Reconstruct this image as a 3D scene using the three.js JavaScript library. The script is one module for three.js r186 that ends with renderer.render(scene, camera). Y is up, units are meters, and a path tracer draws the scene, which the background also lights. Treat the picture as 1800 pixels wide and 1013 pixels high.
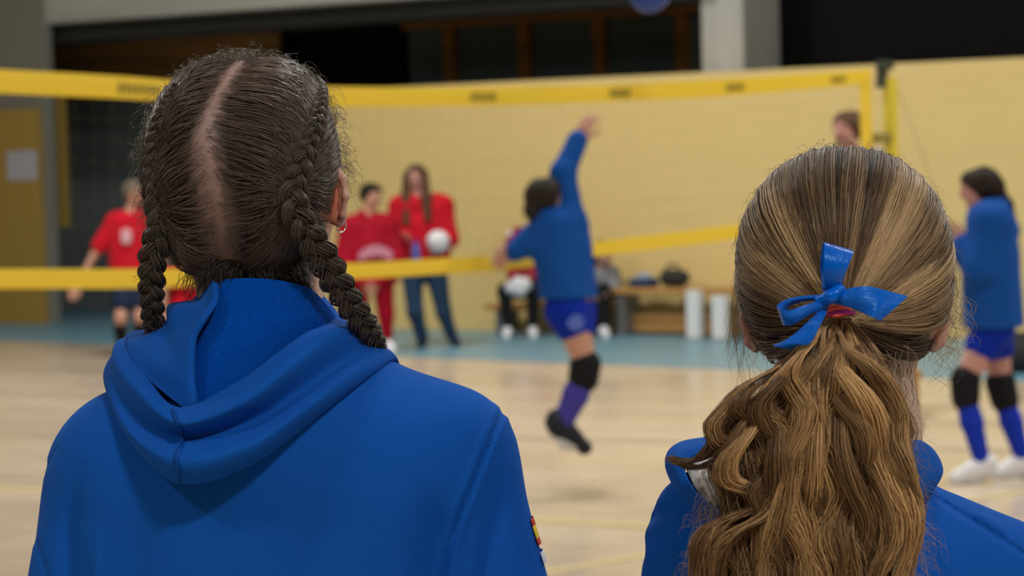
import * as THREE from 'three';
import { mergeGeometries } from 'three/addons/utils/BufferGeometryUtils.js';
import { RoundedBoxGeometry } from 'three/addons/geometries/RoundedBoxGeometry.js';
import { RectAreaLightUniformsLib } from 'three/addons/lights/RectAreaLightUniformsLib.js';

// ---------------------------------------------------------------- camera, exposure, light
const FOCAL = 4600, PITCH = Math.atan(215.5 / FOCAL), ROLL = 0.0255, EYE = 1.6;
const scene = new THREE.Scene();
scene.background = new THREE.Color(0x000000);
const camera = new THREE.PerspectiveCamera(2 * Math.atan(506.5 / FOCAL) * 180 / Math.PI, 1800 / 1013, 0.1, 120);
camera.position.set(0, EYE, 0);
camera.rotation.set(-PITCH, 0, 0);
camera.rotateZ(-ROLL);
camera.focus = 2.1; camera.userData.fStop = 10.5;
camera.updateMatrixWorld(true);
const renderer = new THREE.WebGLRenderer({ antialias: true });
renderer.shadowMap.enabled = true;
renderer.toneMapping = THREE.LinearToneMapping;
renderer.toneMappingExposure = 1.0;
RectAreaLightUniformsLib.init();
const LAMP_Y = 7.4, LAMP_POWER = 125;
// ceiling lamps of the sports hall: [x, z, share of the power]
const LAMPS = [[2.6, 3.4, 1.35], [-5.2, 2.2, 0.6], [9.5, -1.5, 0.6], [1.5, -6.5, 0.6], [-7, -8.5, 0.7], [8.5, -10.5, 0.7], [0, -15, 0.95], [-9, -18, 0.9], [6.5, -14.5, 0.85], [-2, -20.5, 0.9]];

// ---------------------------------------------------------------- helpers
const V = (x, y, z) => new THREE.Vector3(x, y, z);
let seed = 12345;
const rnd = () => { seed = (seed + 0x6d2b79f5) | 0; let t = Math.imul(seed ^ (seed >>> 15), 1 | seed); t = (t + Math.imul(t ^ (t >>> 7), 61 | t)) ^ t; return ((t ^ (t >>> 14)) >>> 0) / 4294967296; };
const rs = () => rnd() * 2 - 1;
const gauss = () => (rnd() + rnd() + rnd() + rnd() - 2) * 0.87;
const clamp = (x, a, b) => Math.min(b, Math.max(a, x)), mix = (a, b, t) => a + (b - a) * t;
const smooth = (a, b, x) => { const t = clamp((x - a) / (b - a), 0, 1); return t * t * (3 - 2 * t); };
// smooth value noise in 3D
const hash = (x, y, z) => { let h = (Math.imul(x, 374761393) + Math.imul(y, 668265263) + Math.imul(z, 1440662683)) | 0; h = Math.imul(h ^ (h >>> 13), 1274126177); return ((h ^ (h >>> 16)) >>> 0) / 4294967296; };
function noise(x, y = 0, z = 0) {
  const X = Math.floor(x), Y = Math.floor(y), Z = Math.floor(z), f = (t) => t * t * (3 - 2 * t), u = f(x - X), v = f(y - Y), w = f(z - Z);
  const l = (dy, dz) => mix(hash(X, Y + dy, Z + dz), hash(X + 1, Y + dy, Z + dz), u);
  return mix(mix(l(0, 0), l(1, 0), v), mix(l(0, 1), l(1, 1), v), w) * 2 - 1;
}
// a surveyed point: photograph pixel (1800 x 1013) seen at a distance of d metres along the view axis, as a point of the hall
const CAM = camera.matrixWorld.clone();
const at = (px, py, d) => V((px - 900) / FOCAL * d, (506.5 - py) / FOCAL * d, -d).applyMatrix4(CAM);
const onFloor = (px, py) => { const o = V(0, EYE, 0), r = at(px, py, 1).sub(o); return o.addScaledVector(r, -EYE / r.y); };
const names = {};
const numbered = (n) => { const k = names[n] = (names[n] ?? -1) + 1; return k ? n + '_' + String(k).padStart(3, '0') : n; };
function shade(o) { o.castShadow = o.receiveShadow = true; return o; }
function part(name, geometry, material, parent, label) {
  const m = shade(new THREE.Mesh(geometry, material)); m.name = name;
  if (label) m.userData.label = label;
  parent.add(m); return m;
}
function thing(name, label, category, pos = V(0, 0, 0), turn = 0, group) {
  const o = new THREE.Group(); o.name = numbered(name); o.position.copy(pos); o.rotation.y = turn;
  o.userData = { label, category }; if (group) o.userData.group = group;
  scene.add(o); o.updateMatrixWorld(true); return o;
}
function single(name, geometry, material, label, category, pos = V(0, 0, 0), turn = 0, group) {
  const m = shade(new THREE.Mesh(geometry, material)); m.name = numbered(name); m.position.copy(pos); m.rotation.y = turn;
  m.userData = { label, category }; if (group) m.userData.group = group;
  scene.add(m); return m;
}
function struct(name, geometry, material, pos = V(0, 0, 0), turn = 0, label) {
  const m = shade(new THREE.Mesh(geometry, material)); m.name = name; m.position.copy(pos); m.rotation.y = turn;
  m.userData = { kind: 'structure' }; if (label) m.userData.label = label;
  scene.add(m); return m;
}
const std = (color, roughness = 0.7, extra = {}) => new THREE.MeshPhysicalMaterial({ color, roughness, ...extra });
const lin = (r, g, b) => new THREE.Color().setRGB(r, g, b);
const box = (w, h, d, x = 0, y = 0, z = 0, r = 0.008) => new RoundedBoxGeometry(w, h, d, 2, Math.min(r, w / 2.01, h / 2.01, d / 2.01)).translate(x, y, z);
const merge = (list) => mergeGeometries(list.map((g) => { const h = g.index ? g.toNonIndexed() : g; for (const k of Object.keys(h.attributes)) if (!['position', 'normal', 'uv'].includes(k)) h.deleteAttribute(k); return h; }));
// a texture computed from f(u, v) -> [r, g, b] in 0..255
function tex(w, h, f, srgb = true, rx = 1, ry = 1) {
  const data = new Uint8Array(w * h * 4);
  for (let y = 0, i = 0; y < h; y++) for (let x = 0; x < w; x++, i += 4) { const c = f(x / w, y / h); data[i] = clamp(c[0], 0, 255); data[i + 1] = clamp(c[1], 0, 255); data[i + 2] = clamp(c[2], 0, 255); data[i + 3] = 255; }
  const t = new THREE.DataTexture(data, w, h); t.magFilter = t.minFilter = THREE.LinearFilter; t.wrapS = t.wrapT = THREE.RepeatWrapping; t.repeat.set(rx, ry);
  if (srgb) t.colorSpace = THREE.SRGBColorSpace;
  t.needsUpdate = true; return t;
}
// noise that repeats over 0..1 with period n
const pn = (u, v, n, m = n, z = 0) => { const x = u * n, y = v * m, f = (t) => t * t * (3 - 2 * t), X = Math.floor(x), Y = Math.floor(y), a = (i, j) => hash((X + i) % n, (Y + j) % m, z); return mix(mix(a(0, 0), a(1, 0), f(x - X)), mix(a(0, 1), a(1, 1), f(x - X)), f(y - Y)) * 2 - 1; };

// mesh of the zero level of a distance field (surface nets)
function surf(sdf, lo, hi, c) {
  const nx = Math.ceil((hi[0] - lo[0]) / c) + 1, ny = Math.ceil((hi[1] - lo[1]) / c) + 1, nz = Math.ceil((hi[2] - lo[2]) / c) + 1, sx = 1, sy = nx, sz = nx * ny;
  const F = new Float32Array(nx * ny * nz);
  for (let k = 0, i = 0; k < nz; k++) for (let j = 0; j < ny; j++) for (let h = 0; h < nx; h++, i++) F[i] = sdf(lo[0] + h * c, lo[1] + j * c, lo[2] + k * c);
  const id = new Int32Array(F.length).fill(-1), P = [], I = [], off = [0, sx, sy, sx + sy, sz, sx + sz, sy + sz, sx + sy + sz];
  const E = [[0, 1], [2, 3], [4, 5], [6, 7], [0, 2], [1, 3], [4, 6], [5, 7], [0, 4], [1, 5], [2, 6], [3, 7]];
  for (let k = 0; k < nz - 1; k++) for (let j = 0; j < ny - 1; j++) for (let h = 0; h < nx - 1; h++) {
    const i = h + j * sy + k * sz; let m = 0;
    for (let q = 0; q < 8; q++) if (F[i + off[q]] < 0) m |= 1 << q;
    if (m === 0 || m === 255) continue;
    let x = 0, y = 0, z = 0, n = 0;
    for (const [a, b] of E) {
      const fa = F[i + off[a]], fb = F[i + off[b]];
      if ((fa < 0) === (fb < 0)) continue;
      const t = fa / (fa - fb); n++;
      x += mix(a & 1, b & 1, t); y += mix((a >> 1) & 1, (b >> 1) & 1, t); z += mix(a >> 2, b >> 2, t);
    }
    id[i] = P.length / 3; P.push(lo[0] + (h + x / n) * c, lo[1] + (j + y / n) * c, lo[2] + (k + z / n) * c);
  }
  const quad = (a, b, d, e, flip) => { if (a < 0 || b < 0 || d < 0 || e < 0) return; flip ? I.push(a, d, b, b, d, e) : I.push(a, b, d, b, e, d); };
  for (let k = 1; k < nz - 1; k++) for (let j = 1; j < ny - 1; j++) for (let h = 1; h < nx - 1; h++) {
    const i = h + j * sy + k * sz, f = F[i] < 0;
    if (f !== F[i + sx] < 0) quad(id[i - sy - sz], id[i - sz], id[i - sy], id[i], !f);
    if (f !== F[i + sy] < 0) quad(id[i - sx - sz], id[i - sz], id[i - sx], id[i], f);
    if (f !== F[i + sz] < 0) quad(id[i - sx - sy], id[i - sy], id[i - sx], id[i], !f);
  }
  const N = new Float32Array(P.length), e = c * 0.6;
  for (let i = 0; i < P.length; i += 3) {
    const [x, y, z] = [P[i], P[i + 1], P[i + 2]], a = sdf(x + e, y, z) - sdf(x - e, y, z), b = sdf(x, y + e, z) - sdf(x, y - e, z), d = sdf(x, y, z + e) - sdf(x, y, z - e), l = Math.hypot(a, b, d) || 1;
    N[i] = a / l; N[i + 1] = b / l; N[i + 2] = d / l;
  }
  const g = new THREE.BufferGeometry();
  g.setAttribute('position', new THREE.Float32BufferAttribute(P, 3)); g.setAttribute('normal', new THREE.BufferAttribute(N, 3)); g.setIndex(I);
  const uv = new Float32Array(P.length / 3 * 2); for (let i = 0; i < uv.length / 2; i++) { uv[2 * i] = P[3 * i] + P[3 * i + 2] * 0.7; uv[2 * i + 1] = P[3 * i + 1] + P[3 * i + 2] * 0.3; }
  g.setAttribute('uv', new THREE.BufferAttribute(uv, 2));
  return g;
}
const smin = (a, b, k) => { const h = Math.max(k - Math.abs(a - b), 0) / k; return Math.min(a, b) - h * h * k * 0.25; };
// bones: [a, b, ra, rb, k]; returns a field: the smooth union of their tapered capsules
function bonesField(list, k0 = 0.02) {
  const B = list.map(([a, b, ra, rb, k]) => [a.x, a.y, a.z, b.x - a.x, b.y - a.y, b.z - a.z, 1 / Math.max(1e-9, a.distanceToSquared(b)), ra, rb, k ?? k0]);
  return (x, y, z) => {
    let d = 1e3;
    for (const [ax, ay, az, bx, by, bz, q, ra, rb, k] of B) {
      const px = x - ax, py = y - ay, pz = z - az, h = Math.min(1, Math.max(0, (px * bx + py * by + pz * bz) * q)), qx = px - h * bx, qy = py - h * by, qz = pz - h * bz;
      d = smin(d, Math.sqrt(qx * qx + qy * qy + qz * qz) - ra - (rb - ra) * h, k);
    }
    return d;
  };
}
function bonesBox(list, pad) {
  const lo = [1e9, 1e9, 1e9], hi = [-1e9, -1e9, -1e9];
  for (const [a, b, ra, rb] of list) for (const [p, r] of [[a, ra], [b, rb]]) ['x', 'y', 'z'].forEach((c, i) => { lo[i] = Math.min(lo[i], p[c] - r - pad); hi[i] = Math.max(hi[i], p[c] + r + pad); });
  return [lo, hi];
}
const bonesMesh = (list, c, k = 0.02, warp) => { const f = bonesField(list, k), [lo, hi] = bonesBox(list, c * 2 + 0.01 + (warp ? 0.01 : 0)); return surf(warp ? (x, y, z) => f(x, y, z) + warp(x, y, z) : f, lo, hi, c); };
const local = (g, base) => g.translate(-base.x, -base.y, -base.z);
// smooth curve through points
const spline = (pts, closed = false) => new THREE.CatmullRomCurve3(pts, closed, 'centripetal');
// a grid of points as a smooth sheet: rows of Vector3
function sheet(rows, nu, nv, closedU = false) {
  const cols = rows.map((r) => { const c = new THREE.CatmullRomCurve3(r, closedU, 'catmullrom', 0.5); return Array.from({ length: nu + 1 }, (_, i) => c.getPoint(i / nu)); });
  const P = [], UV = [], I = [];
  for (let i = 0; i <= nu; i++) { const c = new THREE.CatmullRomCurve3(cols.map((r) => r[i]), false, 'catmullrom', 0.5); for (let j = 0; j <= nv; j++) { const p = c.getPoint(j / nv); P.push(p.x, p.y, p.z); UV.push(i / nu, j / nv); } }
  for (let i = 0; i < nu; i++) for (let j = 0; j < nv; j++) { const a = i * (nv + 1) + j, b = a + nv + 1; I.push(a, a + 1, b, b, a + 1, b + 1); }
  const g = new THREE.BufferGeometry(); g.setAttribute('position', new THREE.Float32BufferAttribute(P, 3)); g.setAttribute('uv', new THREE.Float32BufferAttribute(UV, 2)); g.setIndex(I); g.computeVertexNormals(); return g;
}
// a sheet given thickness t (m): both faces and the rim
function thick(g, t) {
  const p = g.attributes.position, n = g.attributes.normal, uv = g.attributes.uv, N = p.count, P = [], U = [], I = [];
  for (const s of [0, 1]) for (let i = 0; i < N; i++) { P.push(p.getX(i) - s * t * n.getX(i), p.getY(i) - s * t * n.getY(i), p.getZ(i) - s * t * n.getZ(i)); U.push(uv.getX(i), uv.getY(i)); }
  const idx = g.index.array, edges = new Map();
  for (let i = 0; i < idx.length; i += 3) {
    I.push(idx[i], idx[i + 1], idx[i + 2], N + idx[i], N + idx[i + 2], N + idx[i + 1]);
    for (const [a, b] of [[idx[i], idx[i + 1]], [idx[i + 1], idx[i + 2]], [idx[i + 2], idx[i]]]) { const k = Math.min(a, b) * N + Math.max(a, b); edges.has(k) ? edges.set(k, null) : edges.set(k, [a, b]); }
  }
  for (const e of edges.values()) if (e) I.push(e[0], N + e[0], e[1], e[1], N + e[0], N + e[1]);
  const o = new THREE.BufferGeometry(); o.setAttribute('position', new THREE.Float32BufferAttribute(P, 3)); o.setAttribute('uv', new THREE.Float32BufferAttribute(U, 2)); o.setIndex(I); o.computeVertexNormals(); return o;
}
// many thin strands in one mesh: add(points, radius, colours) ; three-sided tubes
class Strands {
  constructor() { this.P = []; this.N = []; this.C = []; this.I = []; }
  add(pts, r, c0, c1 = c0, tip = 0.25, root = 1) {
    const n = pts.length, base = this.P.length / 3, t = V(), a = V(0.3, 1, 0.2), u = V(), w = V();
    for (let i = 0; i < n; i++) {
      t.subVectors(pts[Math.min(n - 1, i + 1)], pts[Math.max(0, i - 1)]).normalize();
      if (i === 0) u.crossVectors(t, a).normalize(); else u.addScaledVector(t, -u.dot(t)).normalize();
      w.crossVectors(t, u);
      const f = i / (n - 1), rr = r * (f > 0.8 ? mix(1, tip, (f - 0.8) / 0.2) : 1) * (root < 1 && f < 0.25 ? mix(root, 1, f / 0.25) : 1);
      for (let k = 0; k < 3; k++) {
        const q = k * 2.0944, cx = Math.cos(q), cy = Math.sin(q), nx = u.x * cx + w.x * cy, ny = u.y * cx + w.y * cy, nz = u.z * cx + w.z * cy;
        this.P.push(pts[i].x + nx * rr, pts[i].y + ny * rr, pts[i].z + nz * rr); this.N.push(nx, ny, nz);
        this.C.push(mix(c0[0], c1[0], f), mix(c0[1], c1[1], f), mix(c0[2], c1[2], f));
      }
      if (i) for (let k = 0; k < 3; k++) { const p = base + (i - 1) * 3, k2 = (k + 1) % 3; this.I.push(p + k, p + k2, p + 3 + k, p + k2, p + 3 + k2, p + 3 + k); }
    }
  }
  build(base) {
    const g = new THREE.BufferGeometry(); g.setAttribute('position', new THREE.Float32BufferAttribute(this.P, 3)); g.setAttribute('normal', new THREE.Float32BufferAttribute(this.N, 3)); g.setAttribute('color', new THREE.Float32BufferAttribute(this.C, 3)); g.setIndex(this.I);
    return base ? local(g, base) : g;
  }
}

// ---------------------------------------------------------------- the hall
// hall axes: along the back wall (U), away from it into the hall (NN)
const wallFoot = [onFloor(100, 569), onFloor(1300, 589)];
const U = wallFoot[1].clone().sub(wallFoot[0]).normalize(), NN = V(-U.z, 0, U.x).multiplyScalar(-1);
if (NN.dot(V(0, 0, 1)) < 0) NN.multiplyScalar(-1);
const TURN = Math.atan2(-U.z, U.x), ORIGIN = wallFoot[0].clone();
const H = (a, y, b) => ORIGIN.clone().addScaledVector(U, a).addScaledVector(NN, b).setY(y);
const hallOf = (p) => { const q = p.clone().sub(ORIGIN); return [q.dot(U), q.dot(NN)]; };
// where the sight line of a pixel meets the upright plane that stands b metres before the back wall: [along, height]
const onWall = (px, py, b = 0) => { const o = V(0, EYE, 0), r = at(px, py, 1).sub(o), t = (b - o.clone().sub(ORIGIN).dot(NN)) / r.dot(NN), p = o.addScaledVector(r, t); return [hallOf(p)[0], p.y]; };
const hbox = (name, a0, a1, y0, y1, b0, b1, m, label, r = 0.01) => struct(name, box(a1 - a0, y1 - y0, b1 - b0, 0, 0, 0, r), m, H((a0 + a1) / 2, (y0 + y1) / 2, (b0 + b1) / 2), TURN, label);

const M = {};
{
  const grain = (u, v) => 10 * pn(u, v, 64, 8) + 7 * pn(u, v, 16, 3, 5) + 4 * pn(u, v, 128, 32, 9);
  const floorTex = tex(1024, 1024, (u, v) => {
    const row = Math.floor(v * 24), plank = Math.floor(u * 5 + hash(row, 3, 1) * 5), tone = (hash(plank % 5, row, 7) - 0.5) * 7 + 5 * pn(u, v, 3, 6, 4), g = grain(v, u) * 0.22, edge = (v * 24) % 1 < 0.05 ? -7 : 0;
    return [196 + tone + g + edge, 179 + tone + g + edge, 156 + tone * 0.9 + g + edge];
  });
  const gloss = tex(512, 512, (u, v) => { const k = 74 + 24 * pn(u, v, 5, 9) + 12 * pn(u, v, 21, 40, 2); return [k, k, k]; }, false);
  floorTex.repeat.set(0.4, 0.4); gloss.repeat.set(0.25, 0.25);
  M.floor = std(0xffffff, 0.85, { map: floorTex, roughnessMap: gloss, specularIntensity: 0.9 });
  M.blueFloor = std(lin(0.15, 0.32, 0.42), 0.36);
  const conc = tex(512, 512, (u, v) => { const k = 168 + 14 * pn(u, v, 4) + 9 * pn(u, v, 17, 17, 3) + 7 * pn(u, v, 90, 90, 6); return [k, k * 1.0, k * 0.96]; });
  const concBump = tex(256, 256, (u, v) => { const k = 128 + 40 * pn(u, v, 9) + 50 * pn(u, v, 60, 60, 2); return [k, k, k]; }, false);
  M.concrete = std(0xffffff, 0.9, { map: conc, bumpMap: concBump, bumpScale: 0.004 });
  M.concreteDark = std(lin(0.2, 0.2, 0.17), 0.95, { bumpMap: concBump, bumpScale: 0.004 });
  const brick = tex(512, 512, (u, v) => { const r = Math.floor(v * 14), fv = (v * 14) % 1, fu = (u * 4 + (r % 2) * 0.5) % 1, j = fv < 0.12 || fu < 0.03 ? -6 : 0, t = 0.5 * (hash(r, Math.floor(u * 4 + (r % 2) * 0.5) % 4, 2) - 0.5) * 6; return [226 + j + t, 199 + j + t, 132 + j + t]; });
  const brickBump = tex(512, 512, (u, v) => { const r = Math.floor(v * 14), fv = (v * 14) % 1, fu = (u * 4 + (r % 2) * 0.5) % 1, j = fv < 0.12 || fu < 0.03 ? 40 : 190; return [j, j, j]; }, false);
  M.yellowWall = std(0xffffff, 0.75, { map: brick, bumpMap: brickBump, bumpScale: 0.001 });
  M.yellowDark = std(lin(0.36, 0.23, 0.045), 0.8);
  M.plaster = std(lin(0.55, 0.54, 0.5), 0.9);
  M.black = std(lin(0.006, 0.006, 0.006), 0.95, { specularIntensity: 0.3 });
  M.darkGreen = std(lin(0.17, 0.2, 0.195), 0.85);
  M.darkGrey = std(lin(0.03, 0.031, 0.028), 0.9);
  const wood = (r, g, b) => tex(256, 256, (u, v) => { const k = 1 + 0.16 * pn(u, v, 3, 40) + 0.1 * pn(u, v, 6, 110, 3); return [r * k, g * k, b * k]; });
  M.brownWood = std(0xffffff, 0.6, { map: wood(165, 112, 52) });
  M.brownPanel = std(0xffffff, 0.7, { map: wood(158, 116, 66) });
  M.benchWood = std(0xffffff, 0.5, { map: wood(178, 132, 74) });
  M.darkGlass = std(lin(0.13, 0.165, 0.165), 0.3, { specularIntensity: 0.5 });
  M.whitePaint = std(lin(0.72, 0.74, 0.74), 0.45);
  M.greyMetal = std(lin(0.25, 0.26, 0.27), 0.4, { metalness: 0.6 });
  M.paper = std(lin(0.42, 0.42, 0.46), 0.8);
}
{
  const A0 = -30, A1 = 38, B1 = 42, floorG = new THREE.BoxGeometry(A1 - A0, 0.3, B1 + 12);
  const up = floorG.attributes.position, uv = floorG.attributes.uv; for (let i = 0; i < up.count; i++) uv.setXY(i, up.getX(i), up.getZ(i));
  struct('floor', floorG, M.floor, H((A0 + A1) / 2, -0.15, (B1 - 12) / 2), TURN, 'pale varnished timber sports floor');
  // blue run-off strip along the back wall
  const e0 = hallOf(onFloor(0, 599)), e1 = hallOf(onFloor(1300, 651)), k = (e1[1] - e0[1]) / (e1[0] - e0[0]), edge = (a) => e0[1] + (a - e0[0]) * k;
  const s = new THREE.Shape([[A0, -4], [A1 - 1, -4], [A1 - 1, edge(A1 - 1)], [A0, Math.max(-4, edge(A0))]].map(([a, b]) => new THREE.Vector2(a, -b)));
  struct('floor_margin', new THREE.ExtrudeGeometry(s, { depth: 0.004, bevelEnabled: false }).rotateX(-Math.PI / 2), M.blueFloor, ORIGIN.clone().setY(0.0005), TURN, 'blue floor strip along the yellow wall');
  const lineMat = { yellow: std(lin(0.58, 0.47, 0.2), 0.45), dark: std(lin(0.3, 0.25, 0.2), 0.5), white: std(lin(0.75, 0.75, 0.72), 0.45) };
  const line = (name, p0, p1, w, m, label) => { const a = onFloor(...p0), b = onFloor(...p1), d = b.clone().sub(a), L = d.length() * 1.0; struct(name, box(L, 0.003, w, 0, 0, 0, 0.001), m, a.clone().add(b).multiplyScalar(0.5).setY(0.0025), Math.atan2(-d.z, d.x), label); };
  line('floor_line_1', [-300, 842], [1300, 936], 0.09, lineMat.yellow, 'wide pale yellow court line');
  line('floor_line_2', [850, 1026], [2000, 830], 0.06, lineMat.yellow, 'thin yellow court line in the foreground');
  line('floor_line_3', [-200, 740], [2200, 806], 0.03, lineMat.dark, 'thin dark court line');
  // enclosing walls and roof
  const T = 0.4;
  hbox('ceiling', A0, A1, 8, 8.4, -12, B1, M.plaster);
  hbox('wall_right', A1, A1 + T, 0, 8.4, -12, B1, M.plaster);
  hbox('wall_left', A0 - T, A0, 0, 8.4, -12, B1, M.plaster);
  hbox('wall_front', A0, A1, 0, 8.4, B1, B1 + T, M.plaster, 'hall wall behind the spectators');
  // low yellow wall, its opening at the left, columns and beam
  const aCol = onWall(84, 300)[0], aOpen = onWall(430, 300)[0], topH = onWall(1100, 134)[1];
  const wallBox = (name, a0, a1, b0, label) => { const g = new THREE.BoxGeometry(a1 - a0, topH, 0.25), p = g.attributes.position, n = g.attributes.normal, uv = g.attributes.uv; for (let i = 0; i < p.count; i++) Math.abs(n.getY(i)) > 0.5 ? uv.setXY(i, p.getX(i), p.getZ(i)) : uv.setXY(i, p.getX(i) + p.getZ(i), p.getY(i)); struct(name, g, M.yellowWall, H((a0 + a1) / 2, topH / 2, b0 - 0.125), TURN, label); };
  wallBox('wall_back', aOpen, A1, 0, 'low yellow painted brick wall');
  const lowLeft = onWall(40, 192)[1];
  const padL = struct('wall_padding', box(aCol - A0, lowLeft, 0.12), M.yellowDark, H((aCol - 0.12 + A0) / 2, lowLeft / 2, 0.06), TURN, 'yellow padding on the left wall');
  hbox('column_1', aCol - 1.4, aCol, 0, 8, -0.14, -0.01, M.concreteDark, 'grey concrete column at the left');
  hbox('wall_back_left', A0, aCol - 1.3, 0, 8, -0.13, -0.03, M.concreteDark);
  // dark passage behind the opening
  hbox('wall_passage', aCol - 8, aOpen + 2.5, 0, 2.5, -2.45, -2.25, M.darkGreen, 'dark grey green wall in the passage');
  hbox('wall_passage_right', aOpen + 0.3, aOpen + 0.5, 0, 2.45, -2.2, -0.3, M.darkGrey);
  const [aPost] = onWall(108, 300, -0.7);
  hbox('trim_1', aPost - 0.07, aPost + 0.07, onWall(108, 400, -0.7)[1], 2.6, -0.75, -0.62, M.yellowDark, 'dull yellow upright strip in the dark opening');
  hbox('trim_2', aCol - 0.5, aOpen + 0.2, onWall(120, 440, -0.9)[1], onWall(120, 428, -0.9)[1], -0.95, -0.88, M.greyMetal, 'grey rail across the dark opening');
  // beam above, dark gallery behind it
  const beamY = onWall(360, 22)[1];
  const c0 = onWall(1233, 60, -0.35)[0], cm = onWall(1306, 60, -0.35)[0], c1 = onWall(1381, 60, -0.95)[0];
  hbox('beam', A0, c0 + 0.1, beamY, beamY + 0.9, -0.8, -0.05, M.concrete, 'concrete beam above the opening');
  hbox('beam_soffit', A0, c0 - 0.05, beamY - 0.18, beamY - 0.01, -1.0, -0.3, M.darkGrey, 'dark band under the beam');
  hbox('column_2', c0, cm, 0, 8, -1.08, -0.35, M.concrete, 'pale concrete column above the yellow wall');
  // gallery back
  const gb = -2.2, gx = (px) => onWall(px, 90, gb)[0], gy = (px, py) => onWall(px, py, gb)[1];
  hbox('wall_gallery_panel', gx(60), gx(488), 2.5, 3.9, gb - 0.1, gb, M.brownPanel, 'brown timber panel high in the gallery');
  hbox('wall_gallery', gx(-200), gx(3000), 2.0, 8, gb - 0.5, gb - 0.32, M.black, 'black back of the gallery');
  hbox('ceiling_gallery', A0, A1, 3.9, 4.1, -12, -1.4, M.darkGrey);
  hbox('wall_far', A0, A1, 0, 8.4, -12.4, -12, M.black);
  // right of the column: black drape
  hbox('wall_drape', onWall(1362, 60, -1.3)[0], A1, 1.9, 8, -1.5, -1.3, M.black, 'black drape above the yellow wall');
  // window of the gallery: header, mullions, panes
  const w = new THREE.Group(); w.name = 'window_1'; w.userData = { kind: 'structure', label: 'brown timber window frame with dark panes in the gallery' };
  const ox = gx(700); w.position.copy(H(ox, 0, gb)); w.rotation.y = TURN; scene.add(w); w.updateMatrixWorld(true);
  const X = (px) => gx(px) - ox, yh0 = gy(960, 37), yh1 = gy(960, 12), yb = 2.0;
  part('header', box(X(1260) - X(712), yh1 - yh0, 0.12, (X(1260) + X(712)) / 2, (yh0 + yh1) / 2, 0.0), M.brownWood, w);
  const mull = [792, 923, 1056, 1200], edges2 = [708, ...mull, 1262];
  for (const m of mull) part('mullion', box(0.13, yh0 - yb, 0.1, X(m), (yh0 + yb) / 2, 0), M.brownWood, w);
  for (let i = 0; i < edges2.length - 1; i++) part('pane', box(X(edges2[i + 1]) - X(edges2[i]) - 0.1, yh0 - yb, 0.02, (X(edges2[i + 1]) + X(edges2[i])) / 2, (yh0 + yb) / 2, -0.06, 0.004), M.darkGlass, w);
  // paper notice on the padding
  const n0 = onWall(11, 266, 0.13), n1 = onWall(66, 316, 0.13);
  single('paper_notice', box(n1[0] - n0[0], n0[1] - n1[1], 0.006, 0, 0, 0, 0.002), M.paper, 'pale grey paper notice taped to yellow padding', 'notice', H((n0[0] + n1[0]) / 2, (n0[1] + n1[1]) / 2, 0.124), TURN);
}
// ceiling lamps: glowing panel, housing and the light in front of it
{
  const glow = new THREE.MeshStandardMaterial({ color: 0xffffff, emissive: lin(1, 0.97, 0.9), emissiveIntensity: 6, roughness: 0.6 });
  const where = ['first row behind the spectators, near', 'behind the left spectator', 'right of the spectators', 'over the near court', 'over the left near court', 'over the right near court', 'over the court centre', 'over the left far court', 'over the right far court', 'near the yellow wall'];
  LAMPS.forEach(([x, z, k], i) => {
    const t = thing('ceiling_lamp', 'white rectangular hall lamp hung ' + where[i], 'lamp', V(x, LAMP_Y, z), 0, 'hall lamps');
    part('housing', merge([box(1.3, 0.1, 0.8, 0, 0.07, 0), box(0.03, 0.5, 0.03, -0.5, 0.36, 0), box(0.03, 0.5, 0.03, 0.5, 0.36, 0)]), M.greyMetal, t);
    part('diffuser', box(1.2, 0.03, 0.7, 0, 0.0, 0), glow, t);
    const l = new THREE.RectAreaLight(lin(1, 0.975, 0.935), LAMP_POWER * k, 1.2, 0.7); l.name = 'lamp_light'; l.position.set(0, -0.03, 0); l.rotation.x = -Math.PI / 2; t.add(l);
  });
}

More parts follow.
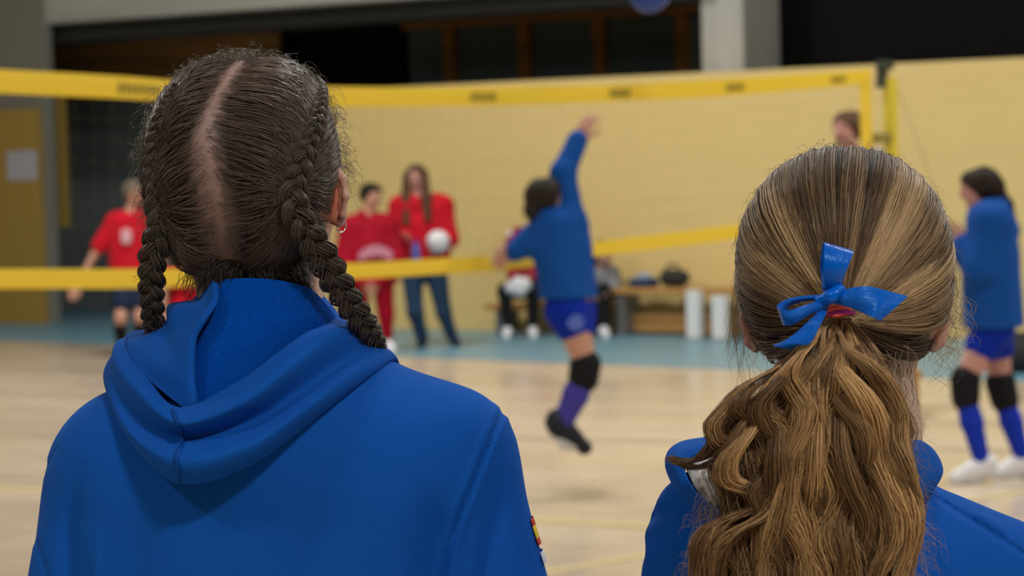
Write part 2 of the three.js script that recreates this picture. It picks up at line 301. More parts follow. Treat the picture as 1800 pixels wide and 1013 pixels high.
// ---------------------------------------------------------------- net, post, ball, bench
const netD = (px) => FOCAL / (424 - 0.081 * px);
{
  const yellow = std(lin(0.86, 0.6, 0.035), 0.5, { sheen: 0.2, sheenColor: lin(1, 0.9, 0.4) });
  const ink = std(lin(0.3, 0.22, 0.02), 0.6), cordM = std(lin(0.14, 0.12, 0.07), 0.8), dark = std(lin(0.03, 0.035, 0.02), 0.6);
  const topT = [[-420, 98, 146], [0, 122, 164], [200, 133, 173], [330, 143, 180], [480, 150, 186], [640, 153, 188], [760, 154, 187], [900, 152, 185], [1070, 149, 179], [1250, 140, 171], [1400, 131, 159], [1528, 122, 147]];
  const botT = [[-420, 478, 512], [0, 473, 508], [250, 473, 507], [450, 469, 498], [640, 462, 490], [760, 455, 483], [900, 446, 474], [1050, 425, 451], [1200, 407, 433], [1300, 394, 420], [1528, 366, 390]];
  const pr = topT[topT.length - 1];
  const t = thing('volleyball_net', 'long yellow banded volleyball net stretched across the court', 'net', at(pr[0], 274, netD(pr[0])).setY(0));
  const o = t.position, band = (rows) => local(thick(sheet([1, 2].map((k) => rows.map((r) => at(r[0], r[k], netD(r[0])))), 80, 2), 0.006), o);
  part('top_band', band(topT), yellow, t, 'yellow top band with dark print');
  part('bottom_band', band(botT), yellow, t);
  const side = [[1521, 124], [1522, 200], [1524, 280], [1526, 388]];
  part('side_band', local(thick(sheet([-10, 10].map((dx) => side.map(([x, y]) => at(x + dx, y, netD(1528)))), 8, 1), 0.006), o), yellow, t);
  const curve = (T, k) => spline(T.map((r) => at(r[0], r[k], netD(r[0]))));
  // print on the top band: short rows of dark strokes, too blurred to read
  const cT = curve(topT, 1), cB = curve(topT, 2), marks = [];
  const sAt = (px) => { let lo = 0, hi = 1; for (let i = 0; i < 30; i++) { const m = (lo + hi) / 2, p = cT.getPoint(m).clone().applyMatrix4(CAM.clone().invert()); (900 + p.x / -p.z * FOCAL) < px ? lo = m : hi = m; } return lo; };
  const pane = (pxa, pxb, y0, y1) => [pxa, pxb].map((px) => { const s = sAt(px), a = cT.getPoint(s), b = cB.getPoint(s); return [a.clone().lerp(b, y0).addScaledVector(V(0, 0, 1), 0.004), a.clone().lerp(b, y1).addScaledVector(V(0, 0, 1), 0.004)]; });
  const strokes = (x0, x1, n) => { for (let i = 0; i < n; i++) { const w = (x1 - x0) / n, a = x0 + i * w, [[p, q], [r, s2]] = pane(a, a + w * 0.72, 0.3, 0.75); const g = new THREE.BufferGeometry(); g.setAttribute('position', new THREE.Float32BufferAttribute([p, q, r, s2].flatMap((v) => v.toArray()), 3)); g.setAttribute('uv', new THREE.Float32BufferAttribute([0, 0, 0, 1, 1, 0, 1, 1], 2)); g.setIndex([0, 1, 2, 2, 1, 3]); g.computeVertexNormals(); part('print_mark', local(thick(g, 0.002), o), ink, t); } };
  strokes(208, 282, 7); strokes(828, 874, 6); strokes(1072, 1110, 6); strokes(1277, 1310, 5); strokes(1462, 1488, 5);
  // mesh of cords
  const cords = [], cTop = curve(topT, 2), cBot = curve(botT, 1), L = cTop.getLength(), nV = Math.round(L / 0.1);
  const bar = (a, b, r) => { const d = b.clone().sub(a), g = new THREE.CylinderGeometry(r, r, d.length(), 4, 1, true); g.applyQuaternion(new THREE.Quaternion().setFromUnitVectors(V(0, 1, 0), d.normalize())); return g.translate(...a.clone().add(b).multiplyScalar(0.5).toArray()); };
  const A = Array.from({ length: nV + 1 }, (_, i) => cTop.getPointAt(i / nV)), B = Array.from({ length: nV + 1 }, (_, i) => cBot.getPointAt(i / nV));
  for (let i = 0; i <= nV; i++) { cords.push(bar(A[i], B[i], 0.0004)); if (i) for (let k = 1; k < 8; k++) cords.push(bar(A[i - 1].clone().lerp(B[i - 1], k / 8), A[i].clone().lerp(B[i], k / 8), 0.0004)); }
  const cm = part('cord_mesh', local(merge(cords), o), cordM, t); cm.userData.kind = 'stuff';
  // post
  const base = at(1564, 274, netD(1545)).setY(0), p = thing('net_post', 'yellow padded net post with dark tensioning head', 'net post', base);
  const topY = 1.6 + (274 - 112) / 300;
  part('padding', merge([new THREE.CylinderGeometry(0.042, 0.042, topY - 0.1, 20).translate(0.01, (topY - 0.1) / 2 + 0.02, 0)]), std(lin(0.7, 0.56, 0.04), 0.5), p);
  part('base_plate', merge([new THREE.CylinderGeometry(0.16, 0.18, 0.03, 24).translate(0, 0.015, 0)]), dark, p);
  part('head', merge([new THREE.CylinderGeometry(0.03, 0.042, 0.16, 16).translate(-0.035, topY - 0.06, 0), box(0.1, 0.05, 0.08, -0.02, topY - 0.01, 0)]), dark, p, 'dark metal head');
  part('crank', merge([box(0.12, 0.06, 0.09, -0.05, 1.6 + 32 / 300, 0.02), new THREE.CylinderGeometry(0.012, 0.012, 0.1, 10).rotateX(1.57).translate(-0.09, 1.71, 0.08)]), std(lin(0.3, 0.24, 0.05), 0.5), p);
  part('guy_line', bar(V(0.03, topY - 0.08, 0), V(0.9, 0.01, -0.9), 0.0018), cordM, p);

  // ball in the air
  const ball = thing('volleyball', 'blue and white volleyball in the air at the top edge', 'ball', at(1141, -14, 13.1));
  const R = 0.105, cols = [std(lin(0.01, 0.05, 0.3), 0.5), std(lin(0.75, 0.77, 0.8), 0.45)];
  part('bladder', new THREE.SphereGeometry(R - 0.003, 24, 16), dark, ball);
  for (let f = 0; f < 6; f++) for (let s = 0; s < 3; s++) {
    const g = new THREE.BoxGeometry(0.63, 0.012, 1.94, 5, 1, 10), q = g.attributes.position;
    const m = new THREE.Matrix4().makeRotationFromEuler(new THREE.Euler(...[[0, 0, 0], [Math.PI, 0, 0], [0, 0, Math.PI / 2], [0, 0, -Math.PI / 2], [Math.PI / 2, 0, 0], [-Math.PI / 2, 0, 0]][f])), tw = new THREE.Matrix4().makeRotationY([0, 0, Math.PI / 2, Math.PI / 2, 0, 0][f] + (f > 3 ? Math.PI / 2 : 0));
    for (let i = 0; i < q.count; i++) { const v = V(q.getX(i) + (s - 1) * 0.655, 1, q.getZ(i)), k = q.getY(i) > 0 ? R : R - 0.006; v.x = Math.tan(v.x * Math.PI / 4); v.z = Math.tan(v.z * Math.PI / 4); v.normalize().multiplyScalar(k).applyMatrix4(tw).applyMatrix4(m); q.setXYZ(i, v.x, v.y, v.z); }
    g.computeVertexNormals(); part('panel', g, cols[(s + f) % 2 ? 0 : s === 1 ? 1 : 0], ball);
  }
  ball.rotation.set(0.5, 0.4, 0.9);

  // bench against the yellow wall
  const bx0 = onWall(1090, 520, 0.3)[0], bx1 = onWall(1330, 520, 0.3)[0], sy = 0.42, w = bx1 - bx0;
  const bench = thing('bench', 'long low wooden bench against the yellow wall', 'bench', H((bx0 + bx1) / 2, 0, 0.3), TURN);
  part('seat', box(w, 0.05, 0.36, 0, sy, 0), M.benchWood, bench);
  part('lower_board', box(w - 0.1, 0.17, 0.04, 0, 0.12, -0.05), M.benchWood, bench);
  for (const q of [1104, 1320]) part('leg', box(0.08, sy - 0.02, 0.3, onWall(q, 560, 0.3)[0] - (bx0 + bx1) / 2, (sy - 0.02) / 2, 0), M.greyMetal, bench);
  for (const [q, yy, lab] of [[1221, 511, 'white square post in front of bench, bright one'], [1266, 520, 'white square post in front of bench, dimmer one beside ponytail']]) {
    const [aa, hh] = onWall(q, yy, 0.62), g = thing('floor_post', lab, 'post', H(aa, 0, 0.62), TURN, 'white posts by the bench');
    part('column', box(0.13, hh, 0.1, 0, hh / 2, 0), M.whitePaint, g); part('foot', box(0.22, 0.02, 0.2, 0, 0.01, 0), M.greyMetal, g);
  }
  // things left on the bench
  const soft = (list, c = 0.012, k = 0.05) => bonesMesh(list, c, k);
  const bagAt = onWall(1186, 488, 0.25), bagP = H(bagAt[0], sy + 0.025, 0.25);
  const bag = thing('sports_bag', 'small dark sports bag lying on the wooden bench', 'bag', bagP, TURN);
  part('body', soft([[V(-0.07, 0.09, 0), V(0.07, 0.085, 0), 0.082, 0.078]]), std(lin(0.02, 0.02, 0.016), 0.8), bag);
  part('strap', new THREE.TorusGeometry(0.075, 0.012, 8, 24, Math.PI).translate(0, 0.14, 0.03), std(lin(0.06, 0.055, 0.03), 0.8), bag);
  const jAt = onWall(1132, 497, 0.25), jk = thing('folded_jacket', 'folded dark blue jacket with pale lining on bench', 'jacket', H(jAt[0], sy + 0.025, 0.25), TURN);
  part('fold', soft([[V(-0.09, 0.045, 0.05), V(0.08, 0.045, 0.05), 0.045, 0.045], [V(-0.09, 0.045, -0.06), V(0.08, 0.045, -0.06), 0.045, 0.045]]), std(lin(0.03, 0.05, 0.12), 0.85), jk);
  part('lining', soft([[V(-0.05, 0.1, 0), V(0.05, 0.105, 0), 0.035, 0.03]]), std(lin(0.35, 0.42, 0.5), 0.85), jk, 'pale lining');
  // dark bag at the right edge of the picture
  const b2 = thing('duffel_bag', 'black duffel bag on the floor at the right edge', 'bag', at(1812, 600, 19).setY(0));
  part('body', soft([[V(-0.1, 0.15, 0), V(0.35, 0.15, -0.1), 0.15, 0.15]], 0.016), std(lin(0.015, 0.015, 0.017), 0.8), b2);
  part('handle', new THREE.TorusGeometry(0.12, 0.014, 8, 24, Math.PI).translate(0.12, 0.26, 0), std(lin(0.03, 0.03, 0.035), 0.8), b2);
}

// ---------------------------------------------------------------- people
const SK = { fair: std(lin(0.52, 0.3, 0.23), 0.55, { sheen: 0.1 }), warm: std(lin(0.5, 0.26, 0.18), 0.55), rosy: std(lin(0.5, 0.25, 0.21), 0.55) };
const CL = {
  blue: std(lin(0.006, 0.066, 0.3), 0.85), shorts: std(lin(0.002, 0.022, 0.34), 0.75), red: std(lin(0.52, 0.008, 0.022), 0.8), redDark: std(lin(0.33, 0.004, 0.02), 0.8),
  black: std(lin(0.012, 0.012, 0.014), 0.85), navy: std(lin(0.015, 0.025, 0.06), 0.85), jeans: std(lin(0.022, 0.05, 0.1), 0.85), grey: std(lin(0.22, 0.23, 0.25), 0.85), white: std(lin(0.75, 0.76, 0.8), 0.6),
  sockBlue: std(lin(0.01, 0.035, 0.42), 0.8), sockPurple: std(lin(0.06, 0.05, 0.32), 0.8), shoeDark: std(lin(0.02, 0.022, 0.03), 0.6), sole: std(lin(0.6, 0.6, 0.6), 0.6), maroon: std(lin(0.3, 0.012, 0.03), 0.85), lightBlue: std(lin(0.1, 0.15, 0.5), 0.7),
};
const HR = { dark: std(lin(0.02, 0.014, 0.01), 0.7, { specularIntensity: 0.35 }), brown: std(lin(0.085, 0.042, 0.022), 0.65, { specularIntensity: 0.4 }), grey: std(lin(0.16, 0.13, 0.1), 0.65) };
for (const mm of Object.values(CL)) if (mm !== CL.white) mm.specularIntensity = 0.25;
const eyeM = std(lin(0.02, 0.015, 0.012), 0.3), mouthM = std(lin(0.42, 0.12, 0.11), 0.5);

// a hand: five fingers of unequal length bent by curl, the thumb off the side of the palm
function handBones(w, dir, palm, side, curl = 0.4, k = 1) {
  const d = dir.clone().normalize(), n = palm.clone().addScaledVector(d, -palm.dot(d)).normalize(), s = d.clone().cross(n).multiplyScalar(side), out = [];
  const P = (x, y, z) => w.clone().addScaledVector(d, x * k).addScaledVector(s, y * k).addScaledVector(n, z * k);
  const F = [[0.030, 0.072, 0.9], [0.010, 0.08, 1], [-0.010, 0.073, 0.93], [-0.028, 0.057, 0.86]];
  F.forEach(([y, len, reach], i) => {
    const root = P(0.078 * reach, y, 0); out.push([P(0.005, y * 0.55, 0), root, 0.0135 * k, 0.0105 * k, 0.012 * k]);
    let p = root, ang = curl * 0.7; const seg = [0.45, 0.31, 0.24];
    for (let j = 0; j < 3; j++) { const q = p.clone().addScaledVector(d, Math.cos(ang) * len * seg[j] * k).addScaledVector(n, Math.sin(ang) * len * seg[j] * k).addScaledVector(s, y * 0.12 * k); out.push([p, q, (0.0092 - j * 0.0009) * k, (0.0084 - j * 0.0009) * k, 0.003 * k]); p = q; ang += curl * (0.9 + 0.05 * i); }
  });
  const t0 = P(0.018, 0.026, 0.004), t1 = P(0.045, 0.052, 0.016), t2 = P(0.07, 0.06, 0.026), t3 = P(0.09, 0.06, 0.032);
  out.push([t0, t1, 0.014 * k, 0.011 * k, 0.008 * k], [t1, t2, 0.0105 * k, 0.0095 * k, 0.003 * k], [t2, t3, 0.0095 * k, 0.0075 * k, 0.003 * k]);
  return out;
}
// head bones and features; f looks ahead, u points to the crown
function headBones(c, f, u, k = 1) {
  const r = f.clone().cross(u).normalize(), P = (x, y, z) => c.clone().addScaledVector(r, x * k).addScaledVector(u, y * k).addScaledVector(f, z * k), B = [];
  B.push([P(0, 0.028, -0.03), P(0, 0.03, 0.02), 0.078 * k, 0.072 * k], [P(-0.012, 0.01, -0.02), P(0.012, 0.01, -0.02), 0.074 * k, 0.074 * k], [P(0, -0.035, 0.035), P(0, -0.07, 0.055), 0.052 * k, 0.03 * k], [P(-0.02, -0.055, 0.035), P(0.02, -0.055, 0.035), 0.042 * k, 0.042 * k]);
  B.push([P(0, 0.018, 0.086), P(0, -0.018, 0.108), 0.009 * k, 0.011 * k, 0.01], [P(-0.012, -0.022, 0.098), P(0.012, -0.022, 0.098), 0.007 * k, 0.007 * k, 0.008], [P(-0.03, 0.028, 0.08), P(0.03, 0.028, 0.08), 0.014 * k, 0.014 * k, 0.02]);
  for (const s of [-1, 1]) B.push([P(s * 0.073, 0.014, -0.008), P(s * 0.07, -0.02, -0.002), 0.014 * k, 0.01 * k, 0.006], [P(s * 0.028, -0.02, 0.07), P(s * 0.03, -0.02, 0.065), 0.022 * k, 0.022 * k]);
  return { B, P };
}
function figure(name, label, spec) {
  const { D, j: J0, skin = SK.fair, hair = HR.dark, face = V(0, 0, 1), k = 1 } = spec, J = {};
  for (const [n, v] of Object.entries(J0)) J[n] = at(v[0], v[1], D - (v[2] ?? 0));
  const lowest = Math.min(...['anL', 'anR', 'toeL', 'toeR'].filter((n) => J[n]).map((n) => J[n].y)), base = V((J.anL.x + J.anR.x) / 2, spec.lift ?? 0, (J.anL.z + J.anR.z) / 2);
  if (!spec.air) { const dy = (spec.lift ?? 0) + 0.075 - Math.min(J.anL.y, J.anR.y); for (const n of ['anL', 'anR']) { J[n].y += dy; } for (const n of ['toeL', 'toeR']) J[n].y = (spec.lift ?? 0) + 0.03; }
  const t = thing(name, label, 'person', base), o = t.position;
  const up = J.head.clone().sub(J.neck).normalize().add(V(0, 0.6, 0)).normalize(), f = face.clone().addScaledVector(up, -face.dot(up)).normalize(), hd = headBones(J.head, f, up, k);
  const cs = J.shL.clone().lerp(J.shR, 0.5), ch = J.hipL.clone().lerp(J.hipR, 0.5), sL = J.shL.clone().lerp(cs, 0.35), sR = J.shR.clone().lerp(cs, 0.35);
  const torso = (e) => [[sL, J.hipL, 0.068 + e, 0.088 + e, 0.05], [sR, J.hipR, 0.068 + e, 0.088 + e, 0.05], [J.shL, J.shR, 0.05 + e * 0.8, 0.05 + e * 0.8, 0.04], [cs.clone().lerp(ch, 0.3), ch, 0.09 + e, 0.095 + e, 0.05]];
  const arm = (s, e, t1 = 1) => { const el = J['el' + s], wr = J['wr' + s], end = el.clone().lerp(wr, t1); return [[J['sh' + s], el, 0.046 + e, 0.037 + e], [el, end, 0.037 + e, mix(0.037, 0.026, t1) + e]]; };
  const leg = (s) => [[J['hip' + s], J['kn' + s], 0.082, 0.052], [J['kn' + s].clone(), J['kn' + s].clone().lerp(J['an' + s], 0.35), 0.05, 0.049], [J['kn' + s].clone().lerp(J['an' + s], 0.35), J['an' + s], 0.049, 0.032], [J['an' + s], J['toe' + s], 0.033, 0.024]];
  const bones = [...hd.B, [J.head.clone().addScaledVector(up, -0.05), J.neck, 0.048, 0.052], [J.neck, cs, 0.052, 0.07], ...torso(0), ...arm('L', 0), ...arm('R', 0), ...leg('L'), ...leg('R')];
  const gs = [bonesMesh(bones, 0.013)];
  for (const [s, sd] of [['L', 1], ['R', -1]]) { const d = J['wr' + s].clone().sub(J['el' + s]), n = (spec['palm' + s] ?? V(0, -0.3, 1)).clone(); gs.push(bonesMesh(handBones(J['wr' + s], spec['handDir' + s] ?? d, n, sd * (spec.flip ?? 1), spec['curl' + s] ?? 0.45), 0.0042, 0.004)); }
  part('body', local(merge(gs), o), skin, t);
  // face
  if (spec.faceShown) { for (const s of [-1, 1]) part('eye', local(new THREE.SphereGeometry(0.011, 10, 8).applyMatrix4(new THREE.Matrix4().makeTranslation(...hd.P(s * 0.03, 0.012, 0.085).toArray())), o), eyeM, t); part('mouth', local(bonesMesh([[hd.P(-0.018, -0.05, 0.088), hd.P(0.018, -0.05, 0.088), 0.006, 0.006]], 0.004), o), mouthM, t); }
  // hair: a cap that leaves the face free, plus tails
  const cap = bonesField([[hd.P(0, 0.032, -0.035), hd.P(0, 0.036, 0.022), 0.088 * k, 0.079 * k], [hd.P(-0.014, 0.012, -0.03), hd.P(0.014, 0.012, -0.03), 0.084 * k, 0.084 * k], ...(spec.tails ?? []).map((q) => { const [x1, y1, z1, x2, y2, z2, r1, r2] = q; return [hd.P(x1, y1, z1), hd.P(x2, y2, z2), r1, r2, 0.03]; })], 0.03);
  const [lo, hi] = bonesBox([[hd.P(0, 0, 0), hd.P(0, 0, 0), 0.14, 0.14], ...(spec.tails ?? []).map((q) => [hd.P(q[0], q[1], q[2]), hd.P(q[3], q[4], q[5]), q[6], q[7]])], 0.03);
  const fn = hd.P(0, -0.045, 0.105), fr = V(); part('hair', local(surf((x, y, z) => { fr.set(x, y, z); return Math.max(cap(x, y, z), 0.098 - fr.distanceTo(fn)) + 0.003 * noise(x * 60, y * 25, z * 60); }, lo, hi, 0.009), o), hair, t);
  // clothes
  const cut = (list, c, fn2, k2 = 0.03) => { const g = bonesField(list, k2), [l, h] = bonesBox(list, 0.04); return local(surf((x, y, z) => Math.max(g(x, y, z) + 0.004 * noise(x * 14, y * 9, z * 14), fn2 ? fn2(x, y, z) : -1) , l, h, c), o); };
  const hemY = J.hipL.y * 0.5 + J.hipR.y * 0.5;
  if (spec.top) {
    const { m, loose = 0.03, sleeve = 0.97, hem = 0.02, hood } = spec.top;
    const list = [...torso(loose), ...arm('L', loose * 0.75, sleeve), ...arm('R', loose * 0.75, sleeve)];
    if (sleeve < 0) { list.length = 4; for (const s of ['L', 'R']) list.push([J['sh' + s], J['sh' + s].clone().lerp(J['el' + s], 0.75), 0.06 + loose * 0.4, 0.056 + loose * 0.4]); }
    if (hood) { const bk = f.clone().multiplyScalar(-1); list.push([J.neck.clone().addScaledVector(bk, 0.06), J.neck.clone().addScaledVector(bk, 0.1).add(V(0, -0.12, 0)), 0.05, 0.06]); for (const s of [-1, 1]) list.push([J.neck.clone().addScaledVector(bk, 0.06), J.neck.clone().addScaledVector(bk, -0.05).addScaledVector(bk.clone().cross(V(0, 1, 0)), s * 0.07), 0.04, 0.03]); }
    part(hood ? 'hooded_sweatshirt' : 'shirt', cut(list, 0.012, (x, y, z) => hemY - hem - y), m, t);
  }
  if (spec.jacketTrim) part('jacket_yoke', cut([[J.shL, J.shR, 0.088, 0.088], [cs, cs.clone().lerp(ch, 0.3), 0.12, 0.12]], 0.012, (x, y, z) => cs.y - 0.14 - y), spec.jacketTrim, t);
  if (spec.shorts) { const q = spec.shorts.len ?? 0.45, list = [[J.hipL, J.hipR, 0.105, 0.105], ...['L', 'R'].map((s) => [J['hip' + s], J['hip' + s].clone().lerp(J['kn' + s], q), 0.1, 0.088])]; part('shorts', cut(list, 0.012, (x, y, z) => y - hemY - 0.09), spec.shorts.m, t); if (spec.shorts.badge) { const b = at(...spec.shorts.badge); part('badge', local(new THREE.CylinderGeometry(0.042, 0.042, 0.02, 20).rotateX(Math.PI / 2).translate(b.x, b.y, b.z), o), CL.lightBlue, t, 'pale round badge'); } }
  if (spec.trousers) { const q = spec.trousers.len ?? 0.97; for (const s of ['L', 'R']) { const kn = J['kn' + s], an = kn.clone().lerp(J['an' + s], q); spec.trousers['bones' + s] = [[J['hip' + s], kn, 0.1, 0.07], [kn, an, 0.07, spec.trousers.cuff ?? 0.055]]; } part('trousers', cut([[J.hipL, J.hipR, 0.1, 0.1], ...spec.trousers.bonesL, ...spec.trousers.bonesR], 0.013, (x, y, z) => y - hemY - 0.1), spec.trousers.m, t); }
  for (const s of ['L', 'R']) {
    const kn = J['kn' + s], an = J['an' + s], toe = J['toe' + s], fd = toe.clone().sub(an).normalize();
    if (spec.pads) part('knee_pad', local(bonesMesh([[J['hip' + s].clone().lerp(kn, 0.9), kn.clone().lerp(an, 0.15), 0.076, 0.07]], 0.01), o), CL.black, t);
    if (spec.socks) part('sock', local(bonesMesh([[kn.clone().lerp(an, spec.socks.from ?? 0.2), kn.clone().lerp(an, 0.45), 0.053, 0.055], [kn.clone().lerp(an, 0.45), an, 0.055, 0.038]], 0.01), o), spec.socks.m, t);
    if (spec.shoes) {
      const heel = an.clone().addScaledVector(fd, -0.03), dn = spec.air ? (spec.soleDown ?? V(0, -1, 0)) : V(0, -1, 0), h2 = heel.clone().addScaledVector(dn, 0.038), t2 = toe.clone().addScaledVector(dn, 0.002);
      part('shoe', local(bonesMesh([[heel, an.clone().addScaledVector(fd, 0.06), 0.045, 0.043], [h2, t2, 0.036, 0.034], [an.clone().addScaledVector(fd, 0.05), toe, 0.044, 0.032]], 0.009), o), spec.shoes, t);
      part('sole', local(bonesMesh([[h2.clone().addScaledVector(dn, 0.013), t2.clone().addScaledVector(dn, 0.01), 0.026, 0.024], [h2.clone().addScaledVector(dn, 0.013).addScaledVector(fd, 0.08), t2.clone().addScaledVector(dn, 0.01).addScaledVector(fd, -0.04), 0.038, 0.036]].map((b) => b), 0.009, 0.02, (x, y, z) => 0), o), CL.sole, t);
    }
  }
  spec.after?.(t, J, hd, o, cs, ch);
  return t;
}
const print = (t, o, pts, m, label, name = 'chest_print') => part(name, local(thick(sheet(pts, 10, 4), 0.008), o), m, t, label);

figure('person', 'person in blue hoodie and blue shorts jumping with one arm stretched up', { D: 12.9, k: 0.88, air: true, soleDown: V(-0.55, -0.75, 0), skin: SK.warm, hair: HR.dark, face: V(0.85, 0.1, -0.6),
  j: { head: [962, 348, 0], neck: [975, 385, 0], shL: [966, 402, 0.02], shR: [1002, 396, -0.02], elL: [930, 424, 0.02], wrL: [902, 442, 0.04], elR: [990, 305, -0.05], wrR: [1017, 243, -0.1], hipL: [995, 545, 0.07], hipR: [1009, 545, -0.07], knL: [1034, 652, 0.07], knR: [1030, 650, -0.08], anL: [990, 752, 0.07], anR: [984, 742, -0.08], toeL: [1028, 787, 0.07], toeR: [1020, 780, -0.08] },
  tails: [[0, 0.03, -0.1, 0, -0.06, -0.13, 0.035, 0.03], [0, -0.06, -0.13, 0, -0.12, -0.12, 0.03, 0.012]], curlR: 0.3, palmR: V(0.4, 0, -0.6), handDirR: V(0.5, 0.85, 0),
  top: { m: CL.blue, loose: 0.038, sleeve: 0.92, hem: -0.06, hood: true }, shorts: { m: CL.shorts, len: 0.27, badge: [1012, 567, 12.9 - 0.16] }, pads: true, socks: { m: CL.sockPurple }, shoes: CL.shoeDark });
figure('person', 'person in blue hoodie and white shoes standing side-on at right edge', { D: 12.8, k: 0.9, skin: SK.rosy, hair: HR.dark, face: V(-1, 0, -0.15),
  j: { head: [1721, 333, 0], neck: [1735, 370, 0], shL: [1740, 392, 0.13], shR: [1740, 390, -0.13], elL: [1722, 478, 0.17], wrL: [1688, 434, 0.08], elR: [1722, 470, -0.17], wrR: [1684, 430, -0.05], hipL: [1744, 575, 0.07], hipR: [1746, 575, -0.07], knL: [1692, 678, 0.09], knR: [1760, 684, -0.09], anL: [1728, 818, 0.09], anR: [1800, 812, -0.09], toeL: [1682, 842, 0.09], toeR: [1756, 834, -0.09] },
  tails: [[0, 0.03, -0.07, 0, 0.0, -0.1, 0.04, 0.03], [0, 0.0, -0.1, 0, -0.12, -0.13, 0.026, 0.024], [0, -0.12, -0.13, 0, -0.22, -0.15, 0.024, 0.01]],
  top: { m: CL.blue, loose: 0.048, hem: 0.0, hood: true }, shorts: { m: CL.shorts, len: 0.33 }, pads: true, socks: { m: CL.sockBlue }, shoes: CL.white });
figure('person', 'person in red t-shirt and dark shorts with one arm hanging low at left', { D: 23, skin: SK.warm, hair: HR.grey, face: V(0.5, 0, 0.8), faceShown: true,
  j: { head: [237, 340], neck: [230, 372], shL: [262, 388, 0.02], shR: [200, 392, 0.02], elL: [272, 445, 0.05], wrL: [278, 490, 0.1], elR: [166, 447, 0.06], wrR: [135, 503, 0.1], hipL: [248, 490], hipR: [218, 492], knL: [246, 558, 0.1], knR: [212, 560, 0.12], anL: [246, 610], anR: [213, 610], toeL: [256, 620, 0.15], toeR: [213, 622, 0.16] },
  top: { m: CL.red, loose: 0.04, sleeve: -1, hem: -0.02 }, shorts: { m: CL.navy, len: 0.62 }, socks: { m: CL.black, from: 0.2 }, shoes: CL.black,
  after: (t, J, hd, o, cs) => print(t, o, [[[213, 405], [222, 402], [231, 405]], [[213, 427], [222, 429], [231, 427]]].map((r) => r.map(([x, y]) => at(x, y, 23 - 0.17))), std(lin(0.62, 0.35, 0.4), 0.8), 'pale blurred print') });
figure('person', 'person in red crouching behind the braided head, lower tape across', { D: 23.4, skin: SK.warm, hair: HR.dark, face: V(0, -0.2, 1), faceShown: true,
  j: { head: [352, 396, 0.2], neck: [345, 422, 0.1], shL: [375, 440, 0.08], shR: [306, 440, 0.08], elL: [388, 500, 0.12], wrL: [370, 545, 0.25], elR: [286, 500, 0.12], wrR: [289, 548, 0.25], hipL: [352, 525, -0.1], hipR: [322, 525, -0.1], knL: [362, 560, 0.2], knR: [303, 562, 0.2], anL: [360, 612], anR: [305, 612], toeL: [362, 620, 0.15], toeR: [303, 620, 0.16] },
  top: { m: CL.red, loose: 0.045, sleeve: -1, hem: 0.06 }, shorts: { m: CL.red, len: 0.5 }, socks: { m: CL.black }, shoes: CL.white });
figure('person', 'person with short dark hair in red tracksuit with pale arched chest print', { D: 22.8, skin: SK.warm, hair: HR.dark, face: V(0.55, -0.1, 0.8), faceShown: true,
  j: { head: [653, 345], neck: [645, 378], shL: [684, 398, 0.02], shR: [613, 402, 0.02], elL: [698, 455, 0.06], wrL: [664, 498, 0.16], elR: [603, 458, 0.06], wrR: [640, 500, 0.16], hipL: [672, 492], hipR: [632, 495], knL: [678, 552, 0.05], knR: [632, 555, 0.05], anL: [680, 610], anR: [634, 612], toeL: [690, 620, 0.15], toeR: [634, 622, 0.16] },
  top: { m: CL.redDark, loose: 0.055, hem: 0.03, hood: true }, trousers: { m: CL.redDark, len: 0.8 }, shoes: CL.white,
  after: (t, J, hd, o) => print(t, o, [[[630, 446], [648, 434], [668, 432], [690, 442]], [[632, 460], [648, 453], [668, 451], [689, 459]]].map((r) => r.map(([x, y]) => at(x, y, 22.8 - 0.2))), std(lin(0.5, 0.2, 0.28), 0.8), 'pale arched print') });
figure('person', 'person with long brown hair in red hoodie and jeans holding a white ball', { D: 23.4, skin: SK.rosy, hair: HR.brown, face: V(-0.15, 0, 1), faceShown: true,
  j: { head: [731, 312], neck: [736, 346], shL: [781, 362, 0.02], shR: [700, 362, 0.02], elL: [792, 420, 0.06], wrL: [768, 436, 0.2], elR: [690, 420, 0.06], wrR: [708, 418, 0.18], hipL: [766, 478], hipR: [724, 478], knL: [780, 550, 0.05], knR: [730, 550, 0.05], anL: [795, 606], anR: [743, 610], toeL: [803, 612, 0.12], toeR: [741, 618, 0.16] },
  tails: [[-0.075, 0.02, 0.0, -0.095, -0.2, 0.1, 0.04, 0.05], [-0.095, -0.2, 0.1, -0.095, -0.38, 0.15, 0.05, 0.035], [0.075, 0.02, 0.0, 0.095, -0.2, 0.1, 0.04, 0.05], [0.095, -0.2, 0.1, 0.1, -0.4, 0.15, 0.05, 0.035]],
  top: { m: CL.red, loose: 0.05, hem: -0.06, hood: true }, trousers: { m: CL.jeans, len: 0.97 }, shoes: CL.navy });
